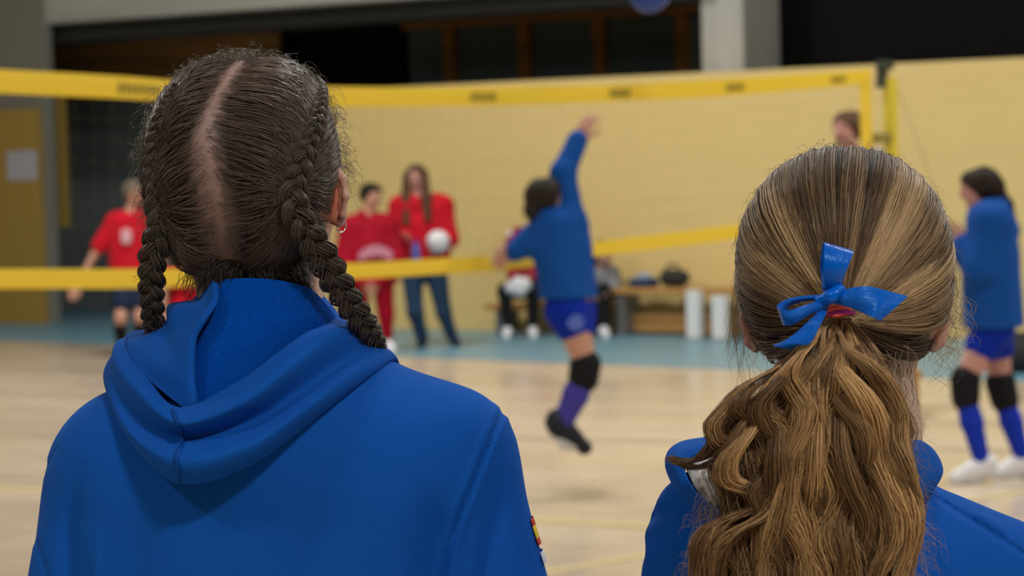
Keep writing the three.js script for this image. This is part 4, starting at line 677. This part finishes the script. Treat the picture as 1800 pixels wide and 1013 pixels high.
  const flap = thick(sheet(rowsOf([
    [[374, 492, 0.05], [352, 530, 0.035], [328, 534, 0.025], [299, 540, 0.012], [296, 566, 0.008], [262, 582, -0.005], [228, 590, -0.02], [222, 606, 0.0]],
    [[377, 493, 0.058], [356, 534, 0.055], [330, 545, 0.05], [306, 560, 0.045], [292, 590, 0.045], [262, 605, 0.045], [238, 612, 0.035], [230, 625, 0.04]],
    [[379, 497, 0.066], [366, 538, 0.078], [342, 562, 0.078], [318, 585, 0.075], [304, 620, 0.078], [283, 645, 0.08], [262, 655, 0.072], [258, 665, 0.075]],
    [[380, 503, 0.07], [377, 530, 0.088], [358, 560, 0.094], [340, 590, 0.095], [334, 630, 0.1], [333, 668, 0.104], [335, 700, 0.108], [330, 722, 0.108]],
    [[378, 506, 0.066], [374, 532, 0.08], [356, 566, 0.084], [340, 596, 0.086], [337, 634, 0.09], [337, 672, 0.094], [339, 706, 0.098], [334, 724, 0.1]]]), 80, 40), 0.0025);
  part('hood_flap', local(flap, o), hoodM, t, 'folded edge of the hood');
  const seam = merge([[[303, 720, 0.119], [311, 742, 0.14], [322, 768, 0.1245]], [[322, 772, 0.124], [309, 800, 0.147], [312, 828, 0.147], [318, 850, 0.133]]].map((L) => new THREE.TubeGeometry(spline(L.map((q) => P(q[0], q[1], q[2] + 0.0005))), 24, 0.0011, 6)));
  part('hood_seam', local(seam, o), hoodM, t).userData.kind = 'stuff';
  // flag patch on the sleeve: red, yellow, red, and pale print under it
  const ax = spline([P(812, 806, 0), elR]), armP = (yPx, th, r) => { const q = (yPx - 806) / (1290 - 806), c = ax.getPoint(q), s = r ?? (mix(84, 82, q) + 4.5) * m; return c.add(V(Math.cos(th) * s, -0.25 * Math.cos(th) * s * -1, Math.sin(th) * s)); };
  const strip = (y0, y1, mm, label, name = 'flag_stripe') => part(name, local(thick(sheet([y0, y1].map((y) => [0.3, 0.1, -0.15, -0.45, -0.75].map((a) => armP(y, a)))).scale ? sheet([y0, y1].map((y) => [0.3, 0.1, -0.15, -0.45, -0.75].map((a) => armP(y, a))), 12, 2) : null, 0.0012), o), mm, t, label);
  const red = std(lin(0.5, 0.02, 0.02), 0.7), yel = std(lin(0.75, 0.55, 0.03), 0.7);
  strip(934, 946, red, 'red stripe of the sleeve flag'); strip(946, 968, yel, 'yellow stripe of the sleeve flag'); strip(968, 980, red, 'red stripe of the sleeve flag'); strip(992, 1012, std(lin(0.6, 0.65, 0.75), 0.7), 'pale print under the flag', 'sleeve_print');
  const tr = std(lin(0.015, 0.018, 0.03), 0.85), tb = [[hipL, hipR, 0.11, 0.11], ...[-1, 1].flatMap((s) => [[s < 0 ? hipL : hipR, kn(s), 0.1, 0.075], [kn(s), an(s).add(V(0, 0.03, 0)), 0.075, 0.06]])], tf = bonesField(tb, 0.03), [l3, h3] = bonesBox(tb, 0.02);
  part('trousers', local(surf((x, y, z) => Math.max(tf(x, y, z), y - 0.93), l3, h3, 0.012), o), tr, t);
  for (const s of [-1, 1]) { part('shoe', local(bonesMesh([[an(s).add(V(0, -0.02, 0.03)), toe(s).add(V(0, 0.01, 0)), 0.045, 0.036], [an(s), an(s).lerp(toe(s), 0.4), 0.045, 0.04]], 0.008), o), CL.white, t); part('sole', local(bonesMesh([[an(s).setY(0.025).add(V(0, 0, 0.03)), toe(s).setY(0.025), 0.03, 0.028]], 0.008), o), CL.sole, t); }
  return { t, S, P };
})();

const girl2 = (() => {
  const D = FOCAL / 2250, m = 1 / 2250, P = (x, y, z = 0) => at(x, y, D - z), S = new Skull(D, 1487, 470, 184, 205, 0.09, 2.15, 0.0);
  const foot = P(1490, 300, -0.02).setY(0), t = thing('person', 'spectator with long wavy blond ponytail and blue hair ribbon, seen from behind', 'person', foot), o = t.position;
  const fwd = V(0.14, -0.04, -1).normalize(), up = V(0, 1, 0).addScaledVector(fwd, 0.05).normalize(), hd = headBones(P(1492, 500, -0.03), fwd, up, 0.92);
  const hipL = V(foot.x - 0.09, 0.8, foot.z), hipR = V(foot.x + 0.09, 0.8, foot.z), kn = (s) => V(foot.x + s * 0.1, 0.44, foot.z - 0.03), an = (s) => V(foot.x + s * 0.11, 0.08, foot.z + 0.01), toe = (s) => V(foot.x + s * 0.13, 0.035, foot.z - 0.15);
  const shL = P(1235, 930, 0), shR = P(1775, 1030, 0), elL = P(1180, 1420, 0.03), elR = P(1850, 1500, 0.03), wrL = P(1220, 1880, -0.08), wrR = P(1800, 1930, -0.08), cs = P(1495, 900, 0);
  const bones = [...hd.B, [P(1492, 560, 0.0), P(1495, 760, -0.005), 0.048, 0.05], [P(1495, 760, -0.005), cs, 0.052, 0.06], [shL.clone().add(V(0, -0.02, 0)), shR.clone().add(V(0, -0.02, 0)), 0.028, 0.028], [P(1370, 1120, -0.01), hipL, 0.064, 0.08], [P(1620, 1140, -0.01), hipR, 0.064, 0.08],
    ...[[shL, elL, wrL], [shR, elR, wrR]].flatMap(([a, b, c]) => [[a, b, 0.03, 0.032], [b, c, 0.032, 0.024]]), ...[-1, 1].flatMap((s) => [[s < 0 ? hipL : hipR, kn(s), 0.075, 0.05], [kn(s), an(s), 0.048, 0.033], [an(s), toe(s), 0.033, 0.024]])];
  const f = bonesField(bones, 0.02), [lo, hi] = bonesBox(bones, 0.03);
  const skinCol = (x, y, z) => { const [px, py, dz] = toPx(x, y, z, D), inHair = clamp(1 - S.field(x, y, z) / 0.006, 0, 1) * (dz > -0.03 ? 1 : 0), ear = Math.max(Math.max(0, 1 - Math.hypot((px - 1652) / 18, (py - 570) / 60)), Math.max(0, 1 - Math.hypot((px - 1313) / 18, (py - 570) / 60))) * (dz > -0.03 ? 1 : 0); return [0, 1, 2].map((k) => mix(mix([0.5, 0.34, 0.28][k], [0.1, 0.065, 0.045][k], inHair), [0.5, 0.17, 0.11][k], ear)); };
  const gs = [surf((x, y, z) => smin(f(x, y, z), S.field(x, y, z), 0.012), lo, hi, 0.008)];
  const ears = [[[1648, 535, 0.0, 1662, 528, -0.004, 7, 7], [1662, 528, -0.004, 1667, 560, -0.002, 7, 7], [1667, 560, -0.002, 1652, 602, 0.0, 7, 8], [1652, 602, 0, 1640, 612, 0, 8, 9], [1645, 548, -0.002, 1642, 596, -0.002, 12, 11]], [[1322, 540, 0, 1310, 534, -0.004, 7, 7], [1310, 534, -0.004, 1306, 560, -0.002, 7, 7], [1306, 560, -0.002, 1318, 602, 0, 7, 8], [1318, 602, 0, 1328, 612, 0, 8, 9], [1327, 548, -0.002, 1330, 596, -0.002, 12, 11]]];
  for (const e of ears) gs.push(bonesMesh(e.map((b) => [P(b[0], b[1], b[2]), P(b[3], b[4], b[5]), b[6] * m, b[7] * m]), 0.0018, 0.004));
  for (const [w, e, s] of [[wrL, elL, -1], [wrR, elR, 1]]) gs.push(bonesMesh(handBones(w, w.clone().sub(e), V(-s, 0, -0.2), s, 0.5), 0.004, 0.004));
  part('body', local(mergeC(gs.map((g) => paint(g, skinCol))), o), skinV, t);
  for (const s of [-1, 1]) part('eye', local(new THREE.SphereGeometry(0.011, 12, 8).applyMatrix4(new THREE.Matrix4().makeTranslation(...hd.P(s * 0.03, 0.012, 0.085).toArray())), o), eyeM, t);
  part('mouth', local(bonesMesh([[hd.P(-0.018, -0.05, 0.088), hd.P(0.018, -0.05, 0.088), 0.006, 0.006]], 0.004), o), mouthM, t);

  // ---- hair drawn back to the tie
  const cD = [0.036, 0.022, 0.013], cM = [0.165, 0.102, 0.053], cL = [0.56, 0.385, 0.205];
  const tone = (k) => [0, 1, 2].map((i) => (k < 0.5 ? mix(cD[i], cM[i], k * 2) : mix(cM[i], cL[i], k * 2 - 1)));
  const tie = [1478, 556], tieD = S.dir(...tie), H = new Strands();
  let made = 0, tries = 0;
  while (made < 8500 && tries++ < 60000) {
    let d;
    const q = rnd();
    if (q < 0.55) { const a = rnd() * 6.283; d = V(Math.cos(a) * 1.0, Math.sin(a) * 1.0, -0.35 + 0.5 * rnd()).normalize(); } else d = V(gauss(), gauss(), gauss()).normalize();
    if (d.dot(fwd) > 0.5 || d.z < -0.6) continue;
    const [px, py] = S.pix(d);
    if (py > 655 || (py > 600 && d.z < 0.35)) continue;
    if (Math.abs(d.x) > 0.8 && d.y < -0.22 && d.z < 0.45) continue;
    const ang = Math.atan2(-(py - tie[1]), px - tie[0]), far = d.angleTo(tieD), tx = tie[0] + 15 * Math.cos(ang) + rs() * 5, ty = tie[1] - 11 * Math.sin(ang) + rs() * 5;
    const cl = noise(ang * 5 + 20, 1, 1), cl2 = noise(ang * 17 + 9, far * 1.2, 4), cl3 = noise(ang * 60, far * 2, 7);
    let k = 0.4 + 0.32 * cl + 0.4 * cl2 + 0.3 * cl3 + 0.12 * rs();
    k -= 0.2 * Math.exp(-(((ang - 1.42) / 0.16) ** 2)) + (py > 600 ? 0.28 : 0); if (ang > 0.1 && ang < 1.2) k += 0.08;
    k = clamp(k, 0, 1);
    const over = clamp(far / 1.6, 0, 1), lift = 0.0025 + 0.0045 * over * rnd() + 0.0022 * Math.max(0, cl2) + 0.0012 * cl3;
    const side = Math.abs(Math.cos(ang)) * (Math.sin(ang) > -0.2 ? 1 : 0.3), bend = V(0, (d.y < 0.2 ? -0.05 : 0.02) * side, 0.05 + 0.08 * rnd());
    const pts = arc(S, d, S.dir(tx, ty), 12, 0.0008, lift + 0.002, 0.007 + 0.003 * rnd(), bend), c = tone(k);
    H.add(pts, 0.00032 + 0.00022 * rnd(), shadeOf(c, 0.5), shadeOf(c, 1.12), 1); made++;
  }
  const hairM2 = std(0xffffff, 0.42, { vertexColors: true, specularIntensity: 0.45 });
  part('hair', H.build(o), hairM2, t, 'light brown hair drawn back smoothly').userData.kind = 'stuff';

  // ---- ponytail: wavy locks
  const T = new Strands(), z2 = (x, y) => [1080 + x / 2.4528, 600 + y / 2.4528];
  const lock = (pts, n, R, tone0, frizz = 1, startAtTie = true, tipR = 0.5) => {
    const g = spline(pts), N = 24, c = Array.from({ length: N + 1 }, (_, i) => g.getPoint(i / N)), tw = rs() * 2.2, hue = tone0 + 0.16 * rs();
    for (let q = 0; q < n; q++) {
      const rr = Math.sqrt(rnd()), th = rnd() * 6.283, ph = rnd() * 6.283, fa = (rnd() < 0.14 ? 3.2 : 1) * frizz, sid = T.I.length % 9973 + q * 7, end = mix(0.72, 1, Math.sqrt(rnd())), out = [], w1 = 5 + 4 * rnd();
      for (let i = 0; i <= N; i++) {
        const s = i / N * end, k = s * N, i0 = Math.min(N - 1, Math.floor(k)), p = c[i0].clone().lerp(c[i0 + 1], k - i0), e = (startAtTie ? mix(0.22, 1, smooth(0, 0.3, s)) : mix(0.6, 1, smooth(0, 0.3, s))) * mix(1, tipR, smooth(0.6, 1, s)), a = th + tw * s;
        p.x += R * m * e * rr * Math.cos(a) + fa * 0.0011 * s * Math.sin(w1 * s * 2.2 + ph); p.z += R * m * 0.75 * e * rr * Math.sin(a) + fa * 0.0008 * s * Math.cos(w1 * s * 2 + ph); p.y += R * m * 0.25 * e * rr * Math.sin(a + 1) + fa * 0.0006 * s * Math.sin(w1 * s * 3 + ph * 2);
        { const ja = 0.0022 * smooth(0.1, 0.5, s) * frizz, jf = 3.5 + fa * 0.6; p.x += ja * noise(s * jf + sid * 3.7, sid); p.z += ja * 0.8 * noise(s * jf + sid * 1.3, sid + 50); p.y += ja * 0.7 * noise(s * jf * 0.8 + sid * 2.1, sid + 90); }
        out.push(p);
      }
      const kk = clamp(hue + 0.22 * Math.sin(a0(th) * 2) * 0.5 + 0.2 * rs(), 0, 1), col = tone(kk).map((v, i) => v * [1.08, 0.98, 0.84][i]);
      T.add(out, 0.0002 + 0.00022 * rnd(), shadeOf(col, 1.2), shadeOf(col, 1.12), 0.5);
    }
  };
  const a0 = (x) => x;
  const left = [[560, 1452], [600, 1432], [640, 1385], [690, 1325], [750, 1275], [800, 1262], [860, 1262], [930, 1245], [1000, 1232], [1080, 1225], [1200, 1260]], rightE = [[560, 1505], [600, 1530], [640, 1552], [690, 1572], [750, 1588], [800, 1594], [860, 1602], [930, 1608], [1000, 1602], [1080, 1590], [1200, 1545]];
  for (let i = 0; i < 30; i++) {
    const u = (i % 15 + 0.5 + 0.5 * rs()) / 15, layer = i < 15 ? 0 : 1, ph = rnd() * 6.283, wl = 150 + 70 * rnd(), A = 13 + 12 * rnd(), pts = [];
    for (const y of [560, 585, 620, 660, 710, 760, 820, 880, 950, 1020, 1100, 1180]) {
      const s = (y - 560) / 620, bul = Math.sqrt(Math.max(0, 1 - (2 * u - 1) ** 2)), x = mix(interp(left, y)[0] + 16, interp(rightE, y)[0] - 14, u) + A * smooth(0.05, 0.3, s) * Math.sin(y / wl * 6.283 + ph);
      pts.push(P(x, y, 0.104 + 0.02 * smooth(0, 0.1, s) + (layer ? 0.022 : 0.0) * bul * smooth(0, 0.2, s) + 0.012 * bul * smooth(0.1, 0.5, s) - 0.016 * s + 0.006 * Math.sin(y / wl * 6.283 + ph + 1.3)));
    }
    lock(pts, layer ? 125 : 95, layer ? 19 : 24, (layer ? 0.5 : 0.4) + 0.22 * layer * rs(), 1.2);
  }
  const traced = [
    [[890, -60], [850, 10], [780, 80], [745, 150], [790, 230], [830, 300], [800, 420], [740, 540], [730, 660], [760, 780], [820, 930], [830, 1100]],
    [[905, -60], [890, 40], [875, 200], [890, 350], [885, 480], [820, 600], [780, 700], [790, 830], [860, 1000]],
    [[935, -60], [940, 40], [980, 130], [1060, 230], [1120, 330], [1150, 450], [1180, 560], [1230, 650], [1275, 760], [1280, 870], [1235, 1010], [1200, 1120]],
    [[960, -60], [1000, 30], [1100, 110], [1180, 220], [1215, 330], [1215, 450], [1255, 580], [1285, 700], [1290, 880], [1260, 1060]],
    [[925, -50], [915, 80], [935, 200], [1000, 290], [1070, 380], [1085, 480], [1050, 580], [1000, 680], [960, 800], [985, 910], [960, 1080]],
    [[880, -50], [800, 70], [690, 190], [610, 290], [640, 380], [700, 450], [660, 550], [600, 640], [640, 740], [720, 830]],
    [[870, -40], [780, 90], [640, 230], [530, 300], [470, 370], [440, 440], [380, 500], [300, 520], [228, 500]],
    [[880, -40], [760, 100], [600, 270], [540, 380], [470, 480], [440, 515], [340, 545], [250, 520]],
    [[850, -20], [700, 170], [570, 400], [490, 510], [490, 600], [590, 645], [700, 720], [765, 800], [815, 900], [830, 1080]],
    [[860, 0], [720, 300], [700, 520], [690, 680], [570, 735], [440, 790], [385, 860], [360, 950], [345, 1090]],
    [[870, 0], [760, 330], [720, 560], [660, 740], [510, 830], [440, 930], [430, 1090]],
    [[880, 0], [800, 350], [760, 600], [700, 800], [660, 910], [630, 1090]],
    [[900, 0], [870, 400], [860, 640], [850, 740], [895, 850], [920, 1090]],
    [[930, 0], [1000, 300], [1110, 560], [1180, 700], [1200, 850], [1130, 1000], [1100, 1100]],
    [[760, 60], [640, 170], [560, 230], [530, 300], [580, 350], [640, 400], [620, 480], [560, 560]],
    [[780, 60], [690, 160], [650, 230], [650, 310], [720, 360], [760, 430], [720, 520], [700, 620]],
    [[800, 20], [690, 120], [560, 190], [470, 290], [420, 360], [450, 440], [520, 470], [500, 560], [540, 640]],
    [[930, -10], [970, 250], [980, 480], [1040, 640], [1100, 800], [1060, 950], [1040, 1100]],
  ];
  const tones = [0.85, 0.5, 0.88, 0.78, 0.5, 0.42, 0.42, 0.36, 0.8, 0.5, 0.46, 0.55, 0.62, 0.5, 0.45, 0.6, 0.5, 0.46], widths = [19, 15, 20, 18, 15, 20, 15, 11, 20, 24, 24, 20, 17, 18, 15, 16, 15, 17];
  traced.forEach((L, i) => { const n = L.length; lock(L.map(([x, y], j) => { const [px, py] = z2(x, y), s = j / (n - 1); return P(px, py, 0.114 + 0.044 * smooth(0, 0.25, s) - (i === 6 || i === 7 ? 0.06 * smooth(0.45, 1, s) : 0.012 * s) + 0.006 * Math.sin(i * 2.1 + j * 1.3)); }), 190, widths[i], tones[i], 1, true, i === 6 || i === 7 ? 0.35 : 0.6); });
  part('ponytail', T.build(o), hairM2, t, 'long wavy golden brown ponytail').userData.kind = 'stuff';
  // loose hairs
  const W = new Strands();
  for (let i = 0; i < 330; i++) { const a = rnd() * 6.283, zz = rnd() * 0.5 - 0.1, d = V(Math.cos(a), Math.sin(a), zz).normalize(), [px, py] = S.pix(d); if (py > 600) continue; const p = S.point(d, 0.005), n = S.point(d, 0.05).sub(p).normalize(); W.add(wisp(p, n.multiplyScalar(0.3).add(V(-Math.sign(d.x) * 0.3 + rs() * 0.4, -0.5 * Math.abs(d.x), rs() * 0.5)).normalize(), 0.01 + 0.02 * rnd(), 0.003), 0.00012, [0.16, 0.11, 0.06]); }
  const side = (x0, y0, dx, len, n, curl) => { for (let i = 0; i < n; i++) W.add(wisp(P(x0 + rs() * 10, y0 + rs() * 30, rs() * 0.02), V(dx + rs() * 0.25, -1, rs() * 0.3).normalize(), len * mix(0.5, 1, rnd()), curl, 18), 0.00016, [0.4, 0.29, 0.16]); };
  side(1297, 520, -0.05, 0.07, 34, 0.003); side(1674, 500, 0.12, 0.06, 34, 0.01); side(1655, 600, 0.2, 0.045, 14, 0.01); side(1665, 560, 0.5, 0.035, 22, 0.012);
  for (let i = 0; i < 620; i++) { const y = mix(620, 1010, rnd()), lft = rnd() < 0.62, x = lft ? interp(left, y)[0] + 16 * rnd() : interp(rightE, y)[0] - 16 * rnd(), p = P(x, y, 0.115 + 0.02 * rnd()); W.add(wisp(p, V((lft ? -1 : 1) * rnd() * 0.9, -0.8 + 0.9 * rnd(), rs() * 0.4).normalize(), 0.015 + 0.03 * rnd(), 0.005), 0.00013, [0.3, 0.21, 0.11]); }
  for (let i = 0; i < 260; i++) { const p = P(mix(1300, 1600, rnd()), mix(600, 1010, rnd()), 0.145); W.add(wisp(p, V(rs(), -0.9, 0.25).normalize(), 0.03 + 0.03 * rnd(), 0.006), 0.00013, [0.4, 0.3, 0.18]); }
  for (let i = 0; i < 150; i++) { const p = P(mix(1400, 1610, rnd()), mix(625, 655, rnd()), 0.05); W.add(wisp(p, V(rs() * 0.4, -1, 0.2).normalize(), 0.02 + 0.02 * rnd(), 0.003), 0.00016, [0.08, 0.05, 0.03]); }
  part('loose_hair', W.build(o), hairM, t).userData.kind = 'stuff';

  // ---- elastic and ribbon
  const ring = (r, w, mm, dx, dy, dz, tilt) => { const g = new THREE.TorusGeometry(r, w, 10, 40).scale(1, 0.8, 1).rotateX(1.1 + tilt), p = P(tie[0] + dx, tie[1] + dy, 0.113 + dz); return part('hair_tie', local(g.translate(p.x, p.y, p.z), o), mm, t, 'thin coloured elastic'); };
  ring(0.0085, 0.0022, std(lin(0.75, 0.09, 0.07), 0.6), -6, -9, 0.005, 0); ring(0.009, 0.0016, std(lin(0.4, 0.02, 0.25), 0.6), 1, -5, 0.005, 0.3);
  const satinBump = tex(256, 256, (u, v) => { const k = 128 + 60 * pn(u, v, 128, 6) + 20 * pn(u, v, 20, 20, 3); return [k, k, k]; }, false, 1, 1);
  const satin = std(lin(0.0, 0.105, 0.58), 0.27, { sheen: 0.2, sheenColor: lin(0.02, 0.4, 1), specularColor: lin(0.35, 0.7, 1), bumpMap: satinBump, bumpScale: 0.0004, anisotropy: 0.5 });
  const zb = (x, y, d) => P(1340 + x / 4.2214, 400 + y / 4.2214, 0.122 + d);
  const rib = (rows) => local(thick(sheet(rows.map(([a, b, c]) => c ? [zb(...a), zb(...b), zb(...c)] : [zb(...a), zb((a[0] + b[0]) / 2, (a[1] + b[1]) / 2, (a[2] + b[2]) / 2 + 0.0026), zb(...b)]), 10, 44), 0.0006), o);
  const bow = new THREE.Group(); bow.name = 'hair_ribbon'; bow.userData = { label: 'shiny blue satin bow' }; t.add(bow);
  part('upper_loop', rib([[[478, 490, 0.004], [572, 470, 0.004]], [[466, 400, 0.012], [598, 385, 0.012]], [[458, 300, 0.016], [630, 300, 0.015]], [[456, 200, 0.014], [660, 225, 0.012]], [[460, 130, 0.008], [676, 185, 0.006]], [[450, 118, 0.001], [668, 180, -0.001]], [[436, 190, -0.006], [640, 235, -0.006]], [[430, 300, -0.006], [600, 330, -0.006]], [[446, 470, 0.0], [560, 460, 0.0]]]), satin, bow);
  part('side_loop', rib([[[420, 500, 0.004], [428, 545, 0.004]], [[330, 505, 0.004], [345, 545, 0.004]], [[240, 517, 0.005], [262, 562, 0.003]], [[160, 542, 0.006], [188, 600, 0.003]], [[112, 580, 0.009], [150, 700, 0.006]], [[135, 600, 0.017], [182, 728, 0.014]], [[200, 618, 0.02], [250, 706, 0.018]], [[290, 588, 0.018], [335, 652, 0.016]], [[390, 556, 0.012], [420, 612, 0.011]], [[470, 530, 0.006], [490, 585, 0.006]]]), satin, bow);
  part('right_tail', rib([[[535, 505, 0.006], [528, 560, 0.006]], [[600, 470, 0.012], [600, 578, 0.012]], [[680, 447, 0.016], [690, 607, 0.014]], [[790, 440, 0.016], [760, 640, 0.016]], [[930, 474, 0.012], [820, 668, 0.02]], [[1080, 512, 0.006], [872, 694, 0.016]]]), satin, bow);
  part('lower_tail', rib([[[432, 580, 0.004], [494, 598, 0.004]], [[395, 640, 0.012], [470, 650, 0.014]], [[335, 700, 0.016], [435, 715, 0.02]], [[265, 768, 0.018], [395, 800, 0.022]], [[190, 825, 0.02], [345, 868, 0.023]], [[135, 852, 0.02], [260, 880, 0.023]], [[72, 878, 0.016], [205, 912, 0.02]]]), satin, bow);
  part('knot', local(bonesMesh([[zb(425, 545, 0.009), zb(505, 515, 0.013), 8.5 * m, 10 * m], [zb(505, 515, 0.013), zb(585, 460, 0.009), 10 * m, 8 * m], [zb(550, 430, 0.008), zb(560, 475, 0.01), 6 * m, 8 * m]], 0.001, 0.004, (x, y, z) => 0.0004 * noise(x * 500, y * 500, z * 500)), o), satin, bow);

  // ---- clothes
  const hb = [[P(1560, 955, -0.01), P(1775, 1028, 0), 90 * m, 84 * m], [P(1790, 1040, 0), elR, 86 * m, 82 * m], [elR, wrR, 80 * m, 58 * m], [P(1420, 940, -0.01), P(1262, 920, 0), 98 * m, 86 * m], [P(1244, 935, 0), elL, 88 * m, 84 * m], [elL, wrL, 80 * m, 58 * m], [P(1350, 1080, -0.005), P(1350, 1850, -0.02), 0.08, 0.095, 0.06], [P(1630, 1095, -0.005), P(1630, 1850, -0.02), 0.08, 0.095, 0.06], [P(1490, 1080, 0), P(1490, 1850, -0.02), 0.092, 0.1, 0.06], [P(1495, 840, -0.005), P(1495, 940, -0.005), 0.045, 0.06, 0.03]];
  const seamR = [[1630, 866], [1680, 898], [1740, 934], [1800, 974], [1860, 1020]], seamL = [[1158, 838], [1150, 880], [1140, 930], [1132, 975], [1128, 1030]];
  const ridges = [[[[1130, 935], [1170, 922], [1230, 925]], 14, 0.0015], [[[1150, 905], [1190, 895], [1240, 900]], 14, -0.004], [[[1180, 960], [1170, 1040]], 14, 0.003], [[[1660, 960], [1690, 1040]], 20, 0.002], [[[1720, 905], [1745, 916], [1760, 930]], 8, 0.002]];
  const warp = (x, y, z) => { const [px, py, dz] = toPx(x, y, z, D); if (dz < -0.01 || py > 1120) return 0; let w = 0.0024 * Math.exp(-((polyDist(px, py, seamR) / 4) ** 2)) + 0.0016 * Math.exp(-((polyDist(px, py, seamL) / 3) ** 2)); for (const [L, s, h] of ridges) w -= h * Math.exp(-((polyDist(px, py, L) / s) ** 2)); return w + 0.0012 * noise(px * 0.014, py * 0.01, 6); };
  const hbf = bonesField(hb, 0.035), [l2, h2] = bonesBox(hb, 0.02); l2[1] = 0.78;
  part('hooded_sweatshirt', local(surf((x, y, z) => Math.max(hbf(x, y, z) + warp(x, y, z), 0.81 - y), l2, h2, 0.0036), o), hoodieM, t, 'royal blue cotton fleece');
  const rowsOf = (R) => R.map((r) => r.map((q) => P(...q)));
  part('hood', local(thick(sheet(rowsOf([
    [[1550, 800, -0.05], [1585, 785, -0.045], [1610, 792, -0.04], [1625, 808, -0.03], [1630, 832, -0.01], [1620, 855, 0.01], [1600, 880, 0.03], [1570, 905, 0.05], [1500, 945, 0.08]],
    [[1545, 775, -0.01], [1585, 768, 0.0], [1620, 775, 0.012], [1645, 795, 0.02], [1658, 828, 0.03], [1644, 858, 0.045], [1618, 887, 0.06], [1580, 916, 0.078], [1500, 955, 0.1]],
    [[1540, 785, 0.04], [1578, 778, 0.048], [1608, 787, 0.054], [1630, 803, 0.06], [1641, 830, 0.068], [1630, 858, 0.076], [1606, 884, 0.086], [1570, 910, 0.096], [1495, 945, 0.112]],
    [[1535, 805, 0.055], [1568, 798, 0.064], [1593, 806, 0.07], [1608, 820, 0.075], [1613, 840, 0.082], [1604, 862, 0.09], [1585, 884, 0.098], [1555, 905, 0.104], [1490, 935, 0.114]],
    [[1530, 830, 0.045], [1560, 825, 0.054], [1578, 830, 0.06], [1588, 840, 0.066], [1590, 852, 0.073], [1583, 868, 0.08], [1568, 884, 0.088], [1545, 900, 0.094], [1485, 925, 0.1]]]), 60, 40), 0.003), o), hoodM, t, 'right side of the lowered hood');
  part('hood', local(thick(sheet(rowsOf([
    [[1330, 790, -0.05], [1270, 785, -0.045], [1230, 788, -0.04], [1205, 797, -0.035], [1190, 812, -0.02], [1192, 835, 0.0], [1215, 872, 0.03], [1265, 915, 0.06], [1340, 950, 0.08]],
    [[1330, 776, -0.01], [1262, 774, -0.005], [1226, 777, 0.0], [1196, 784, 0.005], [1178, 800, 0.012], [1178, 828, 0.028], [1202, 870, 0.05], [1255, 918, 0.075], [1335, 960, 0.095]],
    [[1330, 786, 0.03], [1265, 784, 0.035], [1232, 787, 0.04], [1206, 795, 0.044], [1191, 809, 0.05], [1192, 832, 0.06], [1213, 868, 0.075], [1262, 908, 0.09], [1340, 945, 0.105]],
    [[1330, 800, 0.045], [1270, 797, 0.05], [1240, 800, 0.052], [1218, 807, 0.056], [1206, 819, 0.062], [1208, 838, 0.07], [1228, 868, 0.082], [1272, 900, 0.094], [1345, 930, 0.106]]]), 60, 40), 0.003), o), hoodM, t, 'left side of the lowered hood');
  part('hood_lining', local(thick(sheet(rowsOf([
    [[1204, 812, 0.045], [1225, 806, 0.05], [1250, 802, 0.055], [1290, 800, 0.06], [1330, 802, 0.06]],
    [[1210, 835, 0.058], [1230, 832, 0.066], [1243, 836, 0.06], [1262, 832, 0.07], [1330, 835, 0.075]],
    [[1222, 858, 0.07], [1240, 860, 0.079], [1254, 864, 0.07], [1272, 862, 0.082], [1335, 870, 0.085]],
    [[1240, 880, 0.08], [1256, 888, 0.088], [1266, 890, 0.08], [1282, 892, 0.09], [1340, 905, 0.095]]]), 40, 30), 0.0015), o), std(lin(0.62, 0.62, 0.62), 0.45, { sheen: 0.2 }), t, 'crumpled white satin lining');
  const tr = std(lin(0.015, 0.018, 0.03), 0.85), tb = [[hipL, hipR, 0.105, 0.105], ...[-1, 1].flatMap((s) => [[s < 0 ? hipL : hipR, kn(s), 0.095, 0.07], [kn(s), an(s).add(V(0, 0.03, 0)), 0.07, 0.06]])], tf = bonesField(tb, 0.03), [l3, h3] = bonesBox(tb, 0.02);
  part('trousers', local(surf((x, y, z) => Math.max(tf(x, y, z), y - 0.87), l3, h3, 0.012), o), tr, t);
  for (const s of [-1, 1]) { part('shoe', local(bonesMesh([[an(s).add(V(0, -0.02, 0.03)), toe(s).add(V(0, 0.01, 0)), 0.045, 0.036], [an(s), an(s).lerp(toe(s), 0.4), 0.045, 0.04]], 0.008), o), CL.white, t); part('sole', local(bonesMesh([[an(s).setY(0.025).add(V(0, 0, 0.03)), toe(s).setY(0.025), 0.03, 0.028]], 0.008), o), CL.sole, t); }
  return t;
})();

renderer.render(scene, camera);
